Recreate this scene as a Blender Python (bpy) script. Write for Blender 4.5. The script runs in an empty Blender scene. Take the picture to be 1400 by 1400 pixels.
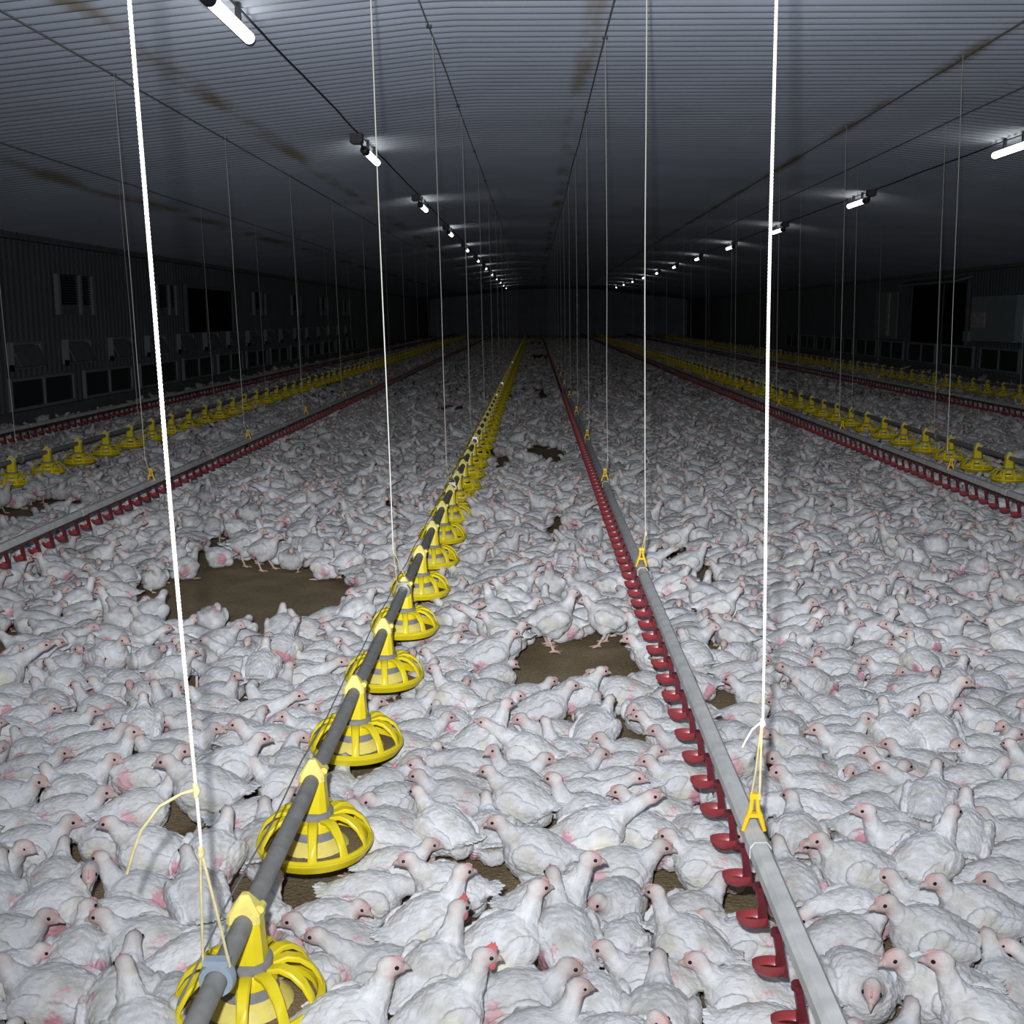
import bpy, bmesh, math, random
import numpy as np
from mathutils import Vector, Matrix, noise as mnoise
PI = math.pi
rng = np.random.default_rng(7)
random.seed(7)
scene = bpy.context.scene
COL = scene.collection

# ------------------------------------------------------------------ camera
FPX, CAMZ = 1560.0, 1.68                       # focal length in pixels of the 1400 px frame, eye height
PITCH = math.atan2(268, FPX)
YAW = math.atan2(31, math.hypot(FPX, 268))
cp, sp = math.cos(PITCH), math.sin(PITCH)
FWD = np.array([-math.sin(YAW)*cp, math.cos(YAW)*cp, -sp])
RGT = np.array([math.cos(YAW), math.sin(YAW), 0.0])
UPV = np.cross(RGT, FWD)
CPOS = np.array([0.0, 0.0, CAMZ])
cd = bpy.data.cameras.new('camera'); cam = bpy.data.objects.new('camera', cd); COL.objects.link(cam)
cd.sensor_width = 36; cd.lens = FPX/1400*36; cd.clip_start = 0.05; cd.clip_end = 300
M = Matrix.Identity(4)
for i in range(3):
    M[i][0], M[i][1], M[i][2], M[i][3] = RGT[i], UPV[i], -FWD[i], CPOS[i]
cam.matrix_world = M
scene.camera = cam

# ------------------------------------------------------------------ world, flash, exposure
w = bpy.data.worlds.new('world'); scene.world = w; w.use_nodes = True
w.node_tree.nodes['Background'].inputs[0].default_value = (0.55, 0.62, 0.8, 1)
w.node_tree.nodes['Background'].inputs[1].default_value = 0.008
BEAM_V = [(-1, 0.05), (-0.60, 0.19), (-0.485, 0.29), (-0.326, 0.63), (-0.156, 1.08), (0.0, 0.92), (0.084, 0.80), (0.148, 0.78), (0.25, 0.98), (0.6, 0.3), (1, 0.05)]
BEAM_H = [(-1, 0.2), (-0.45, 0.50), (-0.2, 0.92), (0, 1.0), (0.2, 0.95), (0.45, 0.7), (1, 0.2)]
fl = bpy.data.lights.new('camera_flash', 'POINT'); flash = bpy.data.objects.new('camera_flash', fl); COL.objects.link(flash)
fl.energy = 1640; fl.color = (0.95, 0.97, 1.0); fl.shadow_soft_size = 0.025
flash.location = (-0.07, -0.02, CAMZ+0.17)     # clip-on flash just above the lens
fl.use_nodes = True                            # beam of the flash head: strongest straight ahead, weaker towards the feet and the sides
_nt = fl.node_tree; _em = _nt.nodes['Emission']
_tc = _nt.nodes.new('ShaderNodeTexCoord'); _sx = _nt.nodes.new('ShaderNodeSeparateXYZ'); _nt.links.new(_tc.outputs['Normal'], _sx.inputs[0])
def _curve(sock, pts):
    r = _nt.nodes.new('ShaderNodeFloatCurve'); c = r.mapping.curves[0]
    mr = _nt.nodes.new('ShaderNodeMapRange'); mr.inputs['From Min'].default_value = -1; mr.inputs['From Max'].default_value = 1
    _nt.links.new(sock, mr.inputs['Value']); _nt.links.new(mr.outputs['Result'], r.inputs['Value'])
    while len(c.points) > 2: c.points.remove(c.points[1])
    c.points[0].location = (0, pts[0][1]); c.points[1].location = (1, pts[-1][1])
    for x, y in pts[1:-1]: c.points.new((x+1)/2, y)
    r.mapping.update(); return r.outputs['Value']
_v = _curve(_sx.outputs['Z'], BEAM_V); _h = _curve(_sx.outputs['X'], BEAM_H)
_y = _nt.nodes.new('ShaderNodeMath'); _y.operation = 'GREATER_THAN'; _y.inputs[1].default_value = 0.02; _nt.links.new(_sx.outputs['Y'], _y.inputs[0])
_m1 = _nt.nodes.new('ShaderNodeMath'); _m1.operation = 'MULTIPLY'; _nt.links.new(_v, _m1.inputs[0]); _nt.links.new(_h, _m1.inputs[1])
_m2 = _nt.nodes.new('ShaderNodeMath'); _m2.operation = 'MULTIPLY'; _nt.links.new(_m1.outputs[0], _m2.inputs[0]); _nt.links.new(_y.outputs[0], _m2.inputs[1])
_nt.links.new(_m2.outputs[0], _em.inputs['Strength'])
scene.view_settings.view_transform = 'Standard'; scene.view_settings.look = 'None'
scene.view_settings.gamma = 1; scene.view_settings.use_curve_mapping = False
scene.view_settings.exposure = 0.0
LAMP_STRENGTH = 4.2

# ------------------------------------------------------------------ pixel -> world helpers
def ray(x, y): return FWD + RGT*(x-700)/FPX - UPV*(y-700)/FPX
def at_z(x, y, z):
    d = ray(x, y); return CPOS + d*(z-CAMZ)/d[2]
def proj(p):
    d = np.asarray(p, float)-CPOS; zc = d@FWD
    return 700+FPX*(d@RGT)/zc, 700-FPX*(d@UPV)/zc, zc

# ------------------------------------------------------------------ materials
def mat(name, col, rough=0.6, spec=0.3, metal=0.0, var=0.0, vscale=20.0, bump=0.0, bscale=80.0, col2=None, emit=None, detail=4):
    m = bpy.data.materials.new(name); m.use_nodes = True
    nt = m.node_tree; b = nt.nodes['Principled BSDF']
    b.inputs['Base Color'].default_value = (*col, 1); b.inputs['Roughness'].default_value = rough
    b.inputs['Specular IOR Level'].default_value = spec; b.inputs['Metallic'].default_value = metal
    if var or col2:
        tc = nt.nodes.new('ShaderNodeTexCoord'); n = nt.nodes.new('ShaderNodeTexNoise')
        n.inputs['Scale'].default_value = vscale; n.inputs['Detail'].default_value = detail
        nt.links.new(tc.outputs['Object'], n.inputs['Vector'])
        r = nt.nodes.new('ShaderNodeMapRange'); r.inputs['From Min'].default_value = 0.35; r.inputs['From Max'].default_value = 0.65
        nt.links.new(n.outputs['Fac'], r.inputs['Value'])
        mx = nt.nodes.new('ShaderNodeMix'); mx.data_type = 'RGBA'
        c2 = col2 if col2 else tuple(c*(1-var) for c in col)
        mx.inputs['A'].default_value = (*col, 1); mx.inputs['B'].default_value = (*c2, 1)
        nt.links.new(r.outputs['Result'], mx.inputs['Factor']); nt.links.new(mx.outputs['Result'], b.inputs['Base Color'])
    if bump:
        tc = nt.nodes.new('ShaderNodeTexCoord'); n = nt.nodes.new('ShaderNodeTexNoise')
        n.inputs['Scale'].default_value = bscale; n.inputs['Detail'].default_value = 3
        nt.links.new(tc.outputs['Object'], n.inputs['Vector'])
        bp = nt.nodes.new('ShaderNodeBump'); bp.inputs['Strength'].default_value = bump; bp.inputs['Distance'].default_value = 0.01
        nt.links.new(n.outputs['Fac'], bp.inputs['Height']); nt.links.new(bp.outputs['Normal'], b.inputs['Normal'])
    if emit:
        b.inputs['Emission Color'].default_value = (*emit[0], 1); b.inputs['Emission Strength'].default_value = emit[1]
    return m

M_YEL = mat('yellow_plastic', (0.86, 0.70, 0.02), 0.38, 0.4, var=0.08, vscale=18)
M_YEL2 = mat('pale_yellow_plastic', (0.88, 0.76, 0.20), 0.4, 0.4, var=0.15, vscale=30)
M_GREYP = mat('grey_plastic', (0.27, 0.27, 0.30), 0.5, 0.3, var=0.2, vscale=30)
M_PIPE = mat('galvanised_pipe', (0.29, 0.29, 0.28), 0.55, 0.4, 0.1, var=0.25, vscale=25, bump=0.06, bscale=90)
M_RAIL = mat('aluminium_rail', (0.66, 0.67, 0.66), 0.55, 0.4, 0.0, var=0.22, vscale=14, bump=0.04)
M_STEEL = mat('bright_wire', (0.6, 0.6, 0.58), 0.3, 0.5, 0.8)
M_CLAMP = mat('blue_grey_clamp', (0.36, 0.44, 0.52), 0.45, 0.4, 0.1, var=0.15)
M_RED = mat('red_plastic', (0.37, 0.036, 0.062), 0.35, 0.5, col2=(0.26, 0.06, 0.05), vscale=45)
M_ARM = mat('dark_red_plastic', (0.15, 0.020, 0.030), 0.4, 0.4, var=0.3, vscale=50)
M_WPIPE = mat('dark_water_pipe', (0.13, 0.05, 0.05), 0.5, 0.3)
M_CUPWET = mat('wet_cup_bottom', (0.20, 0.045, 0.03), 0.12, 0.6, var=0.5, vscale=60)
M_ROPE = mat('white_nylon_rope', (0.74, 0.72, 0.65), 0.7, 0.2, bump=0.15, bscale=400)
M_ROPEY = mat('yellowed_rope', (0.72, 0.64, 0.34), 0.7, 0.2, var=0.2, vscale=60)
M_HOOK = mat('amber_plastic', (0.9, 0.56, 0.02), 0.35, 0.4)
M_FEED = mat('feed_crumble', (0.30, 0.22, 0.13), 0.95, 0.1, var=0.4, vscale=160, bump=0.5, bscale=200)
M_CABLE = mat('dark_cable', (0.05, 0.05, 0.055), 0.6, 0.3)
M_WINCH = mat('grey_cable', (0.27, 0.27, 0.28), 0.6, 0.3)
M_CAP = mat('dark_lamp_cap', (0.035, 0.036, 0.04), 0.5, 0.4)
M_BOX = mat('junction_box', (0.12, 0.12, 0.13), 0.6, 0.3)
M_TUBE = mat('lamp_diffuser', (0.95, 0.95, 0.92), 0.3, 0.3, emit=((1.0, 0.97, 0.88), LAMP_STRENGTH))
M_FRAME = mat('painted_frame', (0.30, 0.32, 0.34), 0.55, 0.3)
M_DARKP = mat('dark_pane', (0.03, 0.04, 0.045), 0.25, 0.4)
M_INLET = mat('inlet_flap', (0.20, 0.21, 0.22), 0.6, 0.3, var=0.2, vscale=6)
M_PANELB = mat('blue_grey_panel', (0.33, 0.40, 0.45), 0.5, 0.3, var=0.1, vscale=4)
M_PAPER = mat('paper_sheet', (0.75, 0.75, 0.72), 0.8, 0.1, var=0.5, vscale=22)
M_BLACK = mat('dark_opening', (0.012, 0.012, 0.013), 0.9, 0.05)
M_BEAK = mat('beak_horn', (0.50, 0.39, 0.35), 0.5, 0.3)
M_COMB = mat('comb_skin', (0.72, 0.17, 0.18), 0.5, 0.3, var=0.2, vscale=80)
M_COMBP = mat('pale_comb_skin', (0.70, 0.36, 0.35), 0.5, 0.3, var=0.2, vscale=80)
M_EYE = mat('black_eye', (0.008, 0.007, 0.007), 0.1, 0.6)

def feather_mat(name, individual):
    m = bpy.data.materials.new(name); m.use_nodes = True
    nt = m.node_tree; N, L = nt.nodes, nt.links; b = N['Principled BSDF']
    b.inputs['Roughness'].default_value = 0.95; b.inputs['Specular IOR Level'].default_value = 0.08
    at = N.new('ShaderNodeAttribute'); at.attribute_name = 'Col'
    tc = N.new('ShaderNodeTexCoord')
    no = N.new('ShaderNodeTexNoise'); no.inputs['Scale'].default_value = 26; no.inputs['Detail'].default_value = 5
    L.new(tc.outputs['Object'], no.inputs['Vector'])
    rr = N.new('ShaderNodeMapRange'); rr.inputs['From Min'].default_value = 0.3; rr.inputs['From Max'].default_value = 0.7
    rr.inputs['To Min'].default_value = 0.80 if individual else 0.70; rr.inputs['To Max'].default_value = 1.05 if individual else 1.10
    L.new(no.outputs['Fac'], rr.inputs['Value'])
    mul = N.new('ShaderNodeVectorMath'); mul.operation = 'SCALE'
    L.new(at.outputs['Color'], mul.inputs[0]); L.new(rr.outputs['Result'], mul.inputs['Scale'])
    out = mul.outputs['Vector']
    if individual:
        oi = N.new('ShaderNodeObjectInfo')
        r2 = N.new('ShaderNodeMapRange'); r2.inputs['To Min'].default_value = 0.84; r2.inputs['To Max'].default_value = 1.04
        L.new(oi.outputs['Random'], r2.inputs['Value'])
        m2 = N.new('ShaderNodeVectorMath'); m2.operation = 'SCALE'
        L.new(out, m2.inputs[0]); L.new(r2.outputs['Result'], m2.inputs['Scale'])
        out = m2.outputs['Vector']
    L.new(out, b.inputs['Base Color'])
    mp = N.new('ShaderNodeMapping'); mp.inputs['Scale'].default_value = (60, 140, 140)
    L.new(tc.outputs['Object'], mp.inputs['Vector'])
    n2 = N.new('ShaderNodeTexNoise'); n2.inputs['Scale'].default_value = 1.0; n2.inputs['Detail'].default_value = 4
    n2.inputs['Roughness'].default_value = 0.65
    L.new(mp.outputs['Vector'], n2.inputs['Vector'])
    bp = N.new('ShaderNodeBump'); bp.inputs['Strength'].default_value = 0.55; bp.inputs['Distance'].default_value = 0.006
    L.new(n2.outputs['Fac'], bp.inputs['Height']); L.new(bp.outputs['Normal'], b.inputs['Normal'])
    return m
M_FEATH = feather_mat('white_feathers', True)
M_FLOCK = feather_mat('flock_feathers', False)

# ------------------------------------------------------------------ mesh helpers
class MB:
    def __init__(s): s.v = []; s.f = []
    def add(s, v, f):
        o = len(s.v); s.v += [tuple(p) for p in v]; s.f += [tuple(i+o for i in q) for q in f]; return s
    def box(s, c, d, rz=0.0, rot=None):
        R_ = rot if rot is not None else Matrix.Rotation(rz, 3, 'Z')
        vs = []
        for x in (-.5, .5):
            for y in (-.5, .5):
                for z in (-.5, .5):
                    p = R_ @ Vector((x*d[0], y*d[1], z*d[2])); vs.append((p.x+c[0], p.y+c[1], p.z+c[2]))
        return s.add(vs, [(0, 1, 3, 2), (4, 6, 7, 5), (0, 4, 5, 1), (2, 3, 7, 6), (0, 2, 6, 4), (1, 5, 7, 3)])
    def rings(s, rings, cap=True, close=False):
        n = len(rings[0]); vs = [p for r in rings for p in r]; fs = []
        for k in range(len(rings)-1 + (1 if close else 0)):
            a, b = k*n, ((k+1) % len(rings))*n
            for i in range(n): fs.append((a+i, a+(i+1) % n, b+(i+1) % n, b+i))
        if cap and not close:
            fs.append(tuple(range(n-1, -1, -1))); o = (len(rings)-1)*n; fs.append(tuple(o+i for i in range(n)))
        return s.add(vs, fs)
    def tube(s, path, r, n=8, cap=True, lobes=0, twist=0.0):
        path = [Vector(p) for p in path]; rs = r if hasattr(r, '__len__') else [r]*len(path); rings = []
        ref = Vector((0, 0, 1)) if abs((path[1]-path[0]).normalized().z) < 0.9 else Vector((1, 0, 0))
        dist = 0
        for i, p in enumerate(path):
            t = (path[min(i+1, len(path)-1)]-path[max(i-1, 0)]).normalized()
            u = t.cross(ref).normalized(); v = u.cross(t)
            if i: dist += (p-path[i-1]).length
            rg = []
            for k in range(n):
                a = 2*PI*k/n
                rr = rs[i]*(1+(0.16*math.cos(lobes*(a+twist*dist)) if lobes else 0))
                rg.append(p+u*math.cos(a)*rr+v*math.sin(a)*rr)
            rings.append(rg)
        return s.rings(rings, cap)
    def lathe(s, prof, n=32, c=(0, 0, 0), close=False):
        return s.rings([[(c[0]+r*math.cos(2*PI*k/n), c[1]+r*math.sin(2*PI*k/n), c[2]+z) for k in range(n)] for r, z in prof], cap=not close, close=close)
    def mesh(s, name, m, smooth=None):
        me = bpy.data.meshes.new(name); me.from_pydata(s.v, [], s.f)
        bm = bmesh.new(); bm.from_mesh(me); bmesh.ops.recalc_face_normals(bm, faces=bm.faces); bm.to_mesh(me); bm.free()
        me.materials.append(m)
        if smooth is not None:
            me.shade_smooth(); me.set_sharp_from_angle(angle=math.radians(smooth))
        return me
    def obj(s, name, m, parent=None, smooth=None):
        return link(name, s.mesh(name, m, smooth), parent)
def link(name, me, parent=None):
    o = bpy.data.objects.new(name, me); COL.objects.link(o)
    if parent is not None: o.parent = parent
    return o
def tag(o, label=None, cat=None, group=None, kind=None):
    if label: o['label'] = label
    if cat: o['category'] = cat
    if group: o['group'] = group
    if kind: o['kind'] = kind
    return o
def thing(name, loc, label, cat, group=None):
    o = bpy.data.objects.new(name, None); COL.objects.link(o); o.location = loc; o.empty_display_size = 0.05
    return tag(o, label, cat, group)
def copy_tree(o, parent=None):
    c = o.copy(); COL.objects.link(c)
    if parent is not None: c.parent = parent
    for ch in list(o.children): copy_tree(ch, c)
    return c
ONES = ['', 'first', 'second', 'third', 'fourth', 'fifth', 'sixth', 'seventh', 'eighth', 'ninth', 'tenth', 'eleventh', 'twelfth', 'thirteenth',
        'fourteenth', 'fifteenth', 'sixteenth', 'seventeenth', 'eighteenth', 'nineteenth']
TENS = ['', '', 'twent', 'thirt', 'fort', 'fift', 'sixt', 'sevent', 'eight', 'ninet']
def ordinal(n):
    if n < 20: return ONES[n]
    if n >= 100: return 'hundred and ' + ordinal(n-100) if n > 100 else 'hundredth'
    return TENS[n//10]+'ieth' if n % 10 == 0 else TENS[n//10]+'y-'+ONES[n % 10]

# ------------------------------------------------------------------ the shell
XL, XR, YF, YB = -8.1, 11.7, 89.0, -3.0
KL, KR, ZC, ZE = -0.7, 4.3, 3.73, 2.95
# floor of trodden litter
def floor_mat():
    m = bpy.data.materials.new('litter'); m.use_nodes = True
    nt = m.node_tree; N, L = nt.nodes, nt.links; b = N['Principled BSDF']; b.inputs['Roughness'].default_value = 0.95
    b.inputs['Specular IOR Level'].default_value = 0.1
    tc = N.new('ShaderNodeTexCoord')
    n1 = N.new('ShaderNodeTexNoise'); n1.inputs['Scale'].default_value = 3.0; n1.inputs['Detail'].default_value = 8
    n2 = N.new('ShaderNodeTexNoise'); n2.inputs['Scale'].default_value = 85; n2.inputs['Detail'].default_value = 3
    vo = N.new('ShaderNodeTexVoronoi'); vo.inputs['Scale'].default_value = 70
    for n in (n1, n2, vo): L.new(tc.outputs['Object'], n.inputs['Vector'])
    r = N.new('ShaderNodeValToRGB'); r.color_ramp.elements[0].color = (0.15, 0.108, 0.060, 1); r.color_ramp.elements[0].position = 0.3
    r.color_ramp.elements[1].color = (0.36, 0.285, 0.18, 1); r.color_ramp.elements[1].position = 0.72
    ad = N.new('ShaderNodeMath'); ad.operation = 'ADD'; sc_ = N.new('ShaderNodeMath'); sc_.operation = 'MULTIPLY'; sc_.inputs[1].default_value = 0.45
    L.new(n2.outputs['Fac'], sc_.inputs[0]); L.new(sc_.outputs[0], ad.inputs[0])
    sc2 = N.new('ShaderNodeMath'); sc2.operation = 'MULTIPLY'; sc2.inputs[1].default_value = 0.55
    L.new(n1.outputs['Fac'], sc2.inputs[0]); L.new(sc2.outputs[0], ad.inputs[1]); L.new(ad.outputs[0], r.inputs['Fac'])
    # pale specks of straw and feather scattered through the litter
    sp_ = N.new('ShaderNodeMath'); sp_.operation = 'LESS_THAN'; sp_.inputs[1].default_value = 0.13; L.new(vo.outputs['Distance'], sp_.inputs[0])
    v3 = N.new('ShaderNodeSeparateColor'); L.new(vo.outputs['Color'], v3.inputs[0])
    gt = N.new('ShaderNodeMath'); gt.operation = 'GREATER_THAN'; gt.inputs[1].default_value = 0.72; L.new(v3.outputs[0], gt.inputs[0])
    an = N.new('ShaderNodeMath'); an.operation = 'MULTIPLY'; L.new(sp_.outputs[0], an.inputs[0]); L.new(gt.outputs[0], an.inputs[1])
    mx = N.new('ShaderNodeMix'); mx.data_type = 'RGBA'; mx.inputs['B'].default_value = (0.5, 0.42, 0.28, 1)
    L.new(an.outputs[0], mx.inputs['Factor']); L.new(r.outputs['Color'], mx.inputs['A']); L.new(mx.outputs['Result'], b.inputs['Base Color'])
    bp = N.new('ShaderNodeBump'); bp.inputs['Strength'].default_value = 0.7; bp.inputs['Distance'].default_value = 0.02
    L.new(ad.outputs[0], bp.inputs['Height']); L.new(bp.outputs['Normal'], b.inputs['Normal'])
    return m
mb = MB()
gx, gy = np.linspace(XL, XR, 40), np.concatenate([np.linspace(YB, 14, 120), np.linspace(14.6, YF, 60)])
vs = [(x, y, 0.006*mnoise.noise(Vector((x*2.3, y*2.3, 0)))-0.004) for y in gy for x in gx]
nx = len(gx)
mb.add(vs, [(j*nx+i, j*nx+i+1, (j+1)*nx+i+1, (j+1)*nx+i) for j in range(len(gy)-1) for i in range(nx-1)])
tag(mb.obj('floor', floor_mat(), smooth=180), 'brown trodden litter floor under the whole flock', 'floor', kind='structure')

def metal_sheet(name, col, stain):
    m = bpy.data.materials.new(name); m.use_nodes = True
    nt = m.node_tree; N, L = nt.nodes, nt.links; b = N['Principled BSDF']
    b.inputs['Roughness'].default_value = 0.6; b.inputs['Specular IOR Level'].default_value = 0.25
    tc = N.new('ShaderNodeTexCoord')
    n1 = N.new('ShaderNodeTexNoise'); n1.inputs['Scale'].default_value = 0.9; n1.inputs['Detail'].default_value = 6
    L.new(tc.outputs['Object'], n1.inputs['Vector'])
    mx = N.new('ShaderNodeMix'); mx.data_type = 'RGBA'; mx.inputs['A'].default_value = (*[c*0.72 for c in col], 1); mx.inputs['B'].default_value = (*[min(1, c*1.2) for c in col], 1)
    L.new(n1.outputs['Fac'], mx.inputs['Factor']); out = mx.outputs['Result']
    if stain:  # rust and dust streaks that run along the ridge and the cable lines
        sx = N.new('ShaderNodeSeparateXYZ'); L.new(tc.outputs['Object'], sx.inputs[0])
        tot = None
        for x0, wd in ((0.40, 0.13), (-2.75, 0.16), (3.42, 0.14), (-5.4, 0.3)):
            s1 = N.new('ShaderNodeMath'); s1.operation = 'SUBTRACT'; s1.inputs[1].default_value = x0; L.new(sx.outputs['X'], s1.inputs[0])
            ab = N.new('ShaderNodeMath'); ab.operation = 'ABSOLUTE'; L.new(s1.outputs[0], ab.inputs[0])
            mr = N.new('ShaderNodeMapRange'); mr.interpolation_type = 'SMOOTHSTEP'; mr.inputs['From Min'].default_value = wd; mr.inputs['From Max'].default_value = 0.02
            L.new(ab.outputs[0], mr.inputs['Value'])
            if tot is None: tot = mr.outputs['Result']
            else:
                mm = N.new('ShaderNodeMath'); mm.operation = 'MAXIMUM'; L.new(tot, mm.inputs[0]); L.new(mr.outputs['Result'], mm.inputs[1]); tot = mm.outputs[0]
        mp = N.new('ShaderNodeMapping'); mp.inputs['Scale'].default_value = (3.0, 0.8, 1); L.new(tc.outputs['Object'], mp.inputs['Vector'])
        n2 = N.new('ShaderNodeTexNoise'); n2.inputs['Scale'].default_value = 1.0; n2.inputs['Detail'].default_value = 5; L.new(mp.outputs['Vector'], n2.inputs['Vector'])
        r2 = N.new('ShaderNodeMapRange'); r2.inputs['From Min'].default_value = 0.42; r2.inputs['From Max'].default_value = 0.62; L.new(n2.outputs['Fac'], r2.inputs['Value'])
        m2 = N.new('ShaderNodeMath'); m2.operation = 'MULTIPLY'; L.new(tot, m2.inputs[0]); L.new(r2.outputs['Result'], m2.inputs[1])
        m3 = N.new('ShaderNodeMath'); m3.operation = 'MULTIPLY'; m3.inputs[1].default_value = 0.75; L.new(m2.outputs[0], m3.inputs[0])
        x2 = N.new('ShaderNodeMix'); x2.data_type = 'RGBA'; x2.inputs['B'].default_value = (0.20, 0.15, 0.06, 1)
        L.new(m3.outputs[0], x2.inputs['Factor']); L.new(out, x2.inputs['A']); out = x2.outputs['Result']
    L.new(out, b.inputs['Base Color'])
    return m
M_CEIL = metal_sheet('galvanised_ceiling', (0.47, 0.52, 0.62), True)
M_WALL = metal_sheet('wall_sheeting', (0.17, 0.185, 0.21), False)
# corrugated ceiling: flat middle, two falls to the eaves, ribs run across the house
def ceil_z(x):
    if x < KL: return ZC-(KL-x)*(ZC-ZE)/(KL-XL)
    if x > KR: return ZC-(x-KR)*(ZC-ZE)/(XR-KR)
    return ZC
PER = 0.165
xs = [XL, -6, -4, -2, KL-0.15, KL+0.15, 1, 2.6, KR-0.15, KR+0.15, 6, 8, 10, XR]
ys = []
y = YB
while y < YF:
    k = 10 if y < 30 else 8
    ys += [y+PER*i/k for i in range(k)]; y += PER
ys.append(YF)
mb = MB()
nx = len(xs)
vs = [(x, yy, ceil_z(x)+0.027*math.sin(2*PI*yy/PER)) for yy in ys for x in xs]
mb.add(vs, [(j*nx+i, j*nx+i+1, (j+1)*nx+i+1, (j+1)*nx+i) for j in range(len(ys)-1) for i in range(nx-1)])
tag(mb.obj('ceiling', M_CEIL, smooth=180), 'grey corrugated metal ceiling with a flat middle and sloping sides', 'ceiling', kind='structure')
def corr_wall(name, p0, p1, ztop, nrm, label, m=None):
    p0, p1, nrm = Vector(p0), Vector(p1), Vector(nrm); Ln = (p1-p0).length; n = int(Ln/0.2)*4
    vs = []
    for i in range(n+1):
        p = p0.lerp(p1, i/n)+nrm*(0.018 if (i % 4) in (1, 2) else 0)
        zt = ztop(p.x) if callable(ztop) else ztop
        vs += [(p.x, p.y, 0), (p.x, p.y, 0.2), (p.x, p.y, zt)]
    fs = []
    for i in range(n):
        a, b = i*3, i*3+3
        fs += [(a, b, b+1, a+1), (a+1, b+1, b+2, a+2)]
    tag(MB().add(vs, fs).obj(name, m or M_WALL), label, 'wall', kind='structure')
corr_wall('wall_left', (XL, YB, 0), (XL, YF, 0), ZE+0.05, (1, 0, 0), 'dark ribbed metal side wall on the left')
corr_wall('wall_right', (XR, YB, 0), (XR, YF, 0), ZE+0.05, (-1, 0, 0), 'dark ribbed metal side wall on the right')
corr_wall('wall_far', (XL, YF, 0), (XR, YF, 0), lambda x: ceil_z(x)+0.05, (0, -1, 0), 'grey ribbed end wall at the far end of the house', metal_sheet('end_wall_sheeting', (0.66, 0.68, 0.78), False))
for s, X in (('left', XL), ('right', XR)):
    sg = 1 if s == 'left' else -1
    tag(MB().box((X+sg*0.07, (YB+YF)/2, ZE-0.02), (0.12, YF-YB, 0.16)).obj('trim_1' if sg > 0 else 'trim_2', M_INLET),
        'dark eave rail along the top of the %s wall' % s, 'trim', kind='structure')
    tag(MB().box((X+sg*0.04, (YB+YF)/2, 0.10), (0.06, YF-YB, 0.2)).obj('baseboard_'+s, M_INLET),
        'low kerb at the foot of the %s wall' % s, 'baseboard', kind='structure')

# low windows, shutters, inlets and doors of the side walls
def quad_frame(o, X, sg, y0, y1, z0, z1, nm=2, th=0.05):
    f = MB(); xc = X+sg*0.05
    f.box((xc, (y0+y1)/2, z0), (0.06, y1-y0+th, th)); f.box((xc, (y0+y1)/2, z1), (0.06, y1-y0+th, th))
    for k in range(nm+1): f.box((xc, y0+(y1-y0)*k/nm, (z0+z1)/2), (0.06, th, z1-z0-th))
    f.obj('window_frame', M_FRAME, o)
    for k in range(nm):
        a, b = y0+(y1-y0)*k/nm+th/2, y0+(y1-y0)*(k+1)/nm-th/2
        MB().box((xc-sg*0.01, (a+b)/2, (z0+z1)/2), (0.02, b-a, z1-z0-th)).obj('pane', M_DARKP, o)
wn = 0
for s, X, sg, y00, n_, z0, z1 in (('left', XL, 1, 17.45, 12, 0.24, 0.70), ('right', XR, -1, 27.9, 9, 0.32, 0.86)):
    for k in range(n_):
        wn += 1
        o = thing('window_%d' % wn, (0, 0, 0), 'low two pane window in the %s wall, %s from the front' % (s, ordinal(k+1)), 'window'); o['kind'] = 'structure'
        quad_frame(o, X, sg, y00+2.92*k, y00+2.92*k+2.4, z0, z1)
inlet = None
for s, X, sg, y00, n_ in (('left', XL, 1, 18.0, 16),):
    for k in range(n_):
        lab = 'grey box air inlet with a tilted flap on the %s wall, %s from the front' % (s, ordinal(k+1))
        if inlet is None:
            inlet = thing('air_inlet', (X, y00, 1.06), lab, 'air inlet', 'air inlets on the left wall')
            MB().box((0.06, 0, 0.20), (0.12, 1.0, 0.04)).box((0.06, -0.5, 0), (0.12, 0.03, 0.38)).box((0.06, 0.5, 0), (0.12, 0.03, 0.38)).box((0.04, 0, -0.19), (0.10, 1.0, 0.03)).obj('housing', M_FRAME, inlet)
            MB().box((0.14, 0, 0.0), (0.025, 0.94, 0.34), rot=Matrix.Rotation(math.radians(-22), 3, 'Y')).obj('flap', M_INLET, inlet)
            MB().box((0.10, -0.56, -0.17), (0.06, 0.05, 0.09)).obj('hinge_arm', M_BLACK, inlet)
        else:
            o = copy_tree(inlet); o.location = (X, y00+2.1*k, 1.06); tag(o, lab)
def shutter(X, sg, y0, y1, z0, z1, label):
    o = thing('louvre_shutter', (X, (y0+y1)/2, z0), label, 'shutter', 'louvre shutters on the left wall')
    wd, h = y1-y0, z1-z0
    for yy in (-wd/2, wd*0.12, wd/2): MB().box((sg*0.07, yy, h/2), (0.08, 0.09, h)).obj('post', M_FRAME, o)
    sl = MB()
    for k in range(12): sl.box((sg*0.06, 0, h*0.28+h*0.7*k/11), (0.04, wd, h*0.022), rot=Matrix.Rotation(sg*0.6, 3, 'Y'))
    sl.obj('slats', M_DARKP, o)
    MB().box((sg*0.05, 0, h*0.12), (0.03, wd, h*0.22)).obj('lower_panel', M_INLET, o)
shutter(XL, 1, 19.4, 20.9, 1.70, 2.38, 'louvred shutter high on the left wall, nearest of its row')
shutter(XL, 1, 24.5, 25.8, 1.70, 2.35, 'louvred shutter high on the left wall just before the dark door')
for k in range(4):
    shutter(XL, 1, 33+5.2*k, 34.4+5.2*k, 1.70, 2.36, 'louvred shutter high on the left wall, %s beyond the dark door' % ordinal(k+1))
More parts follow.
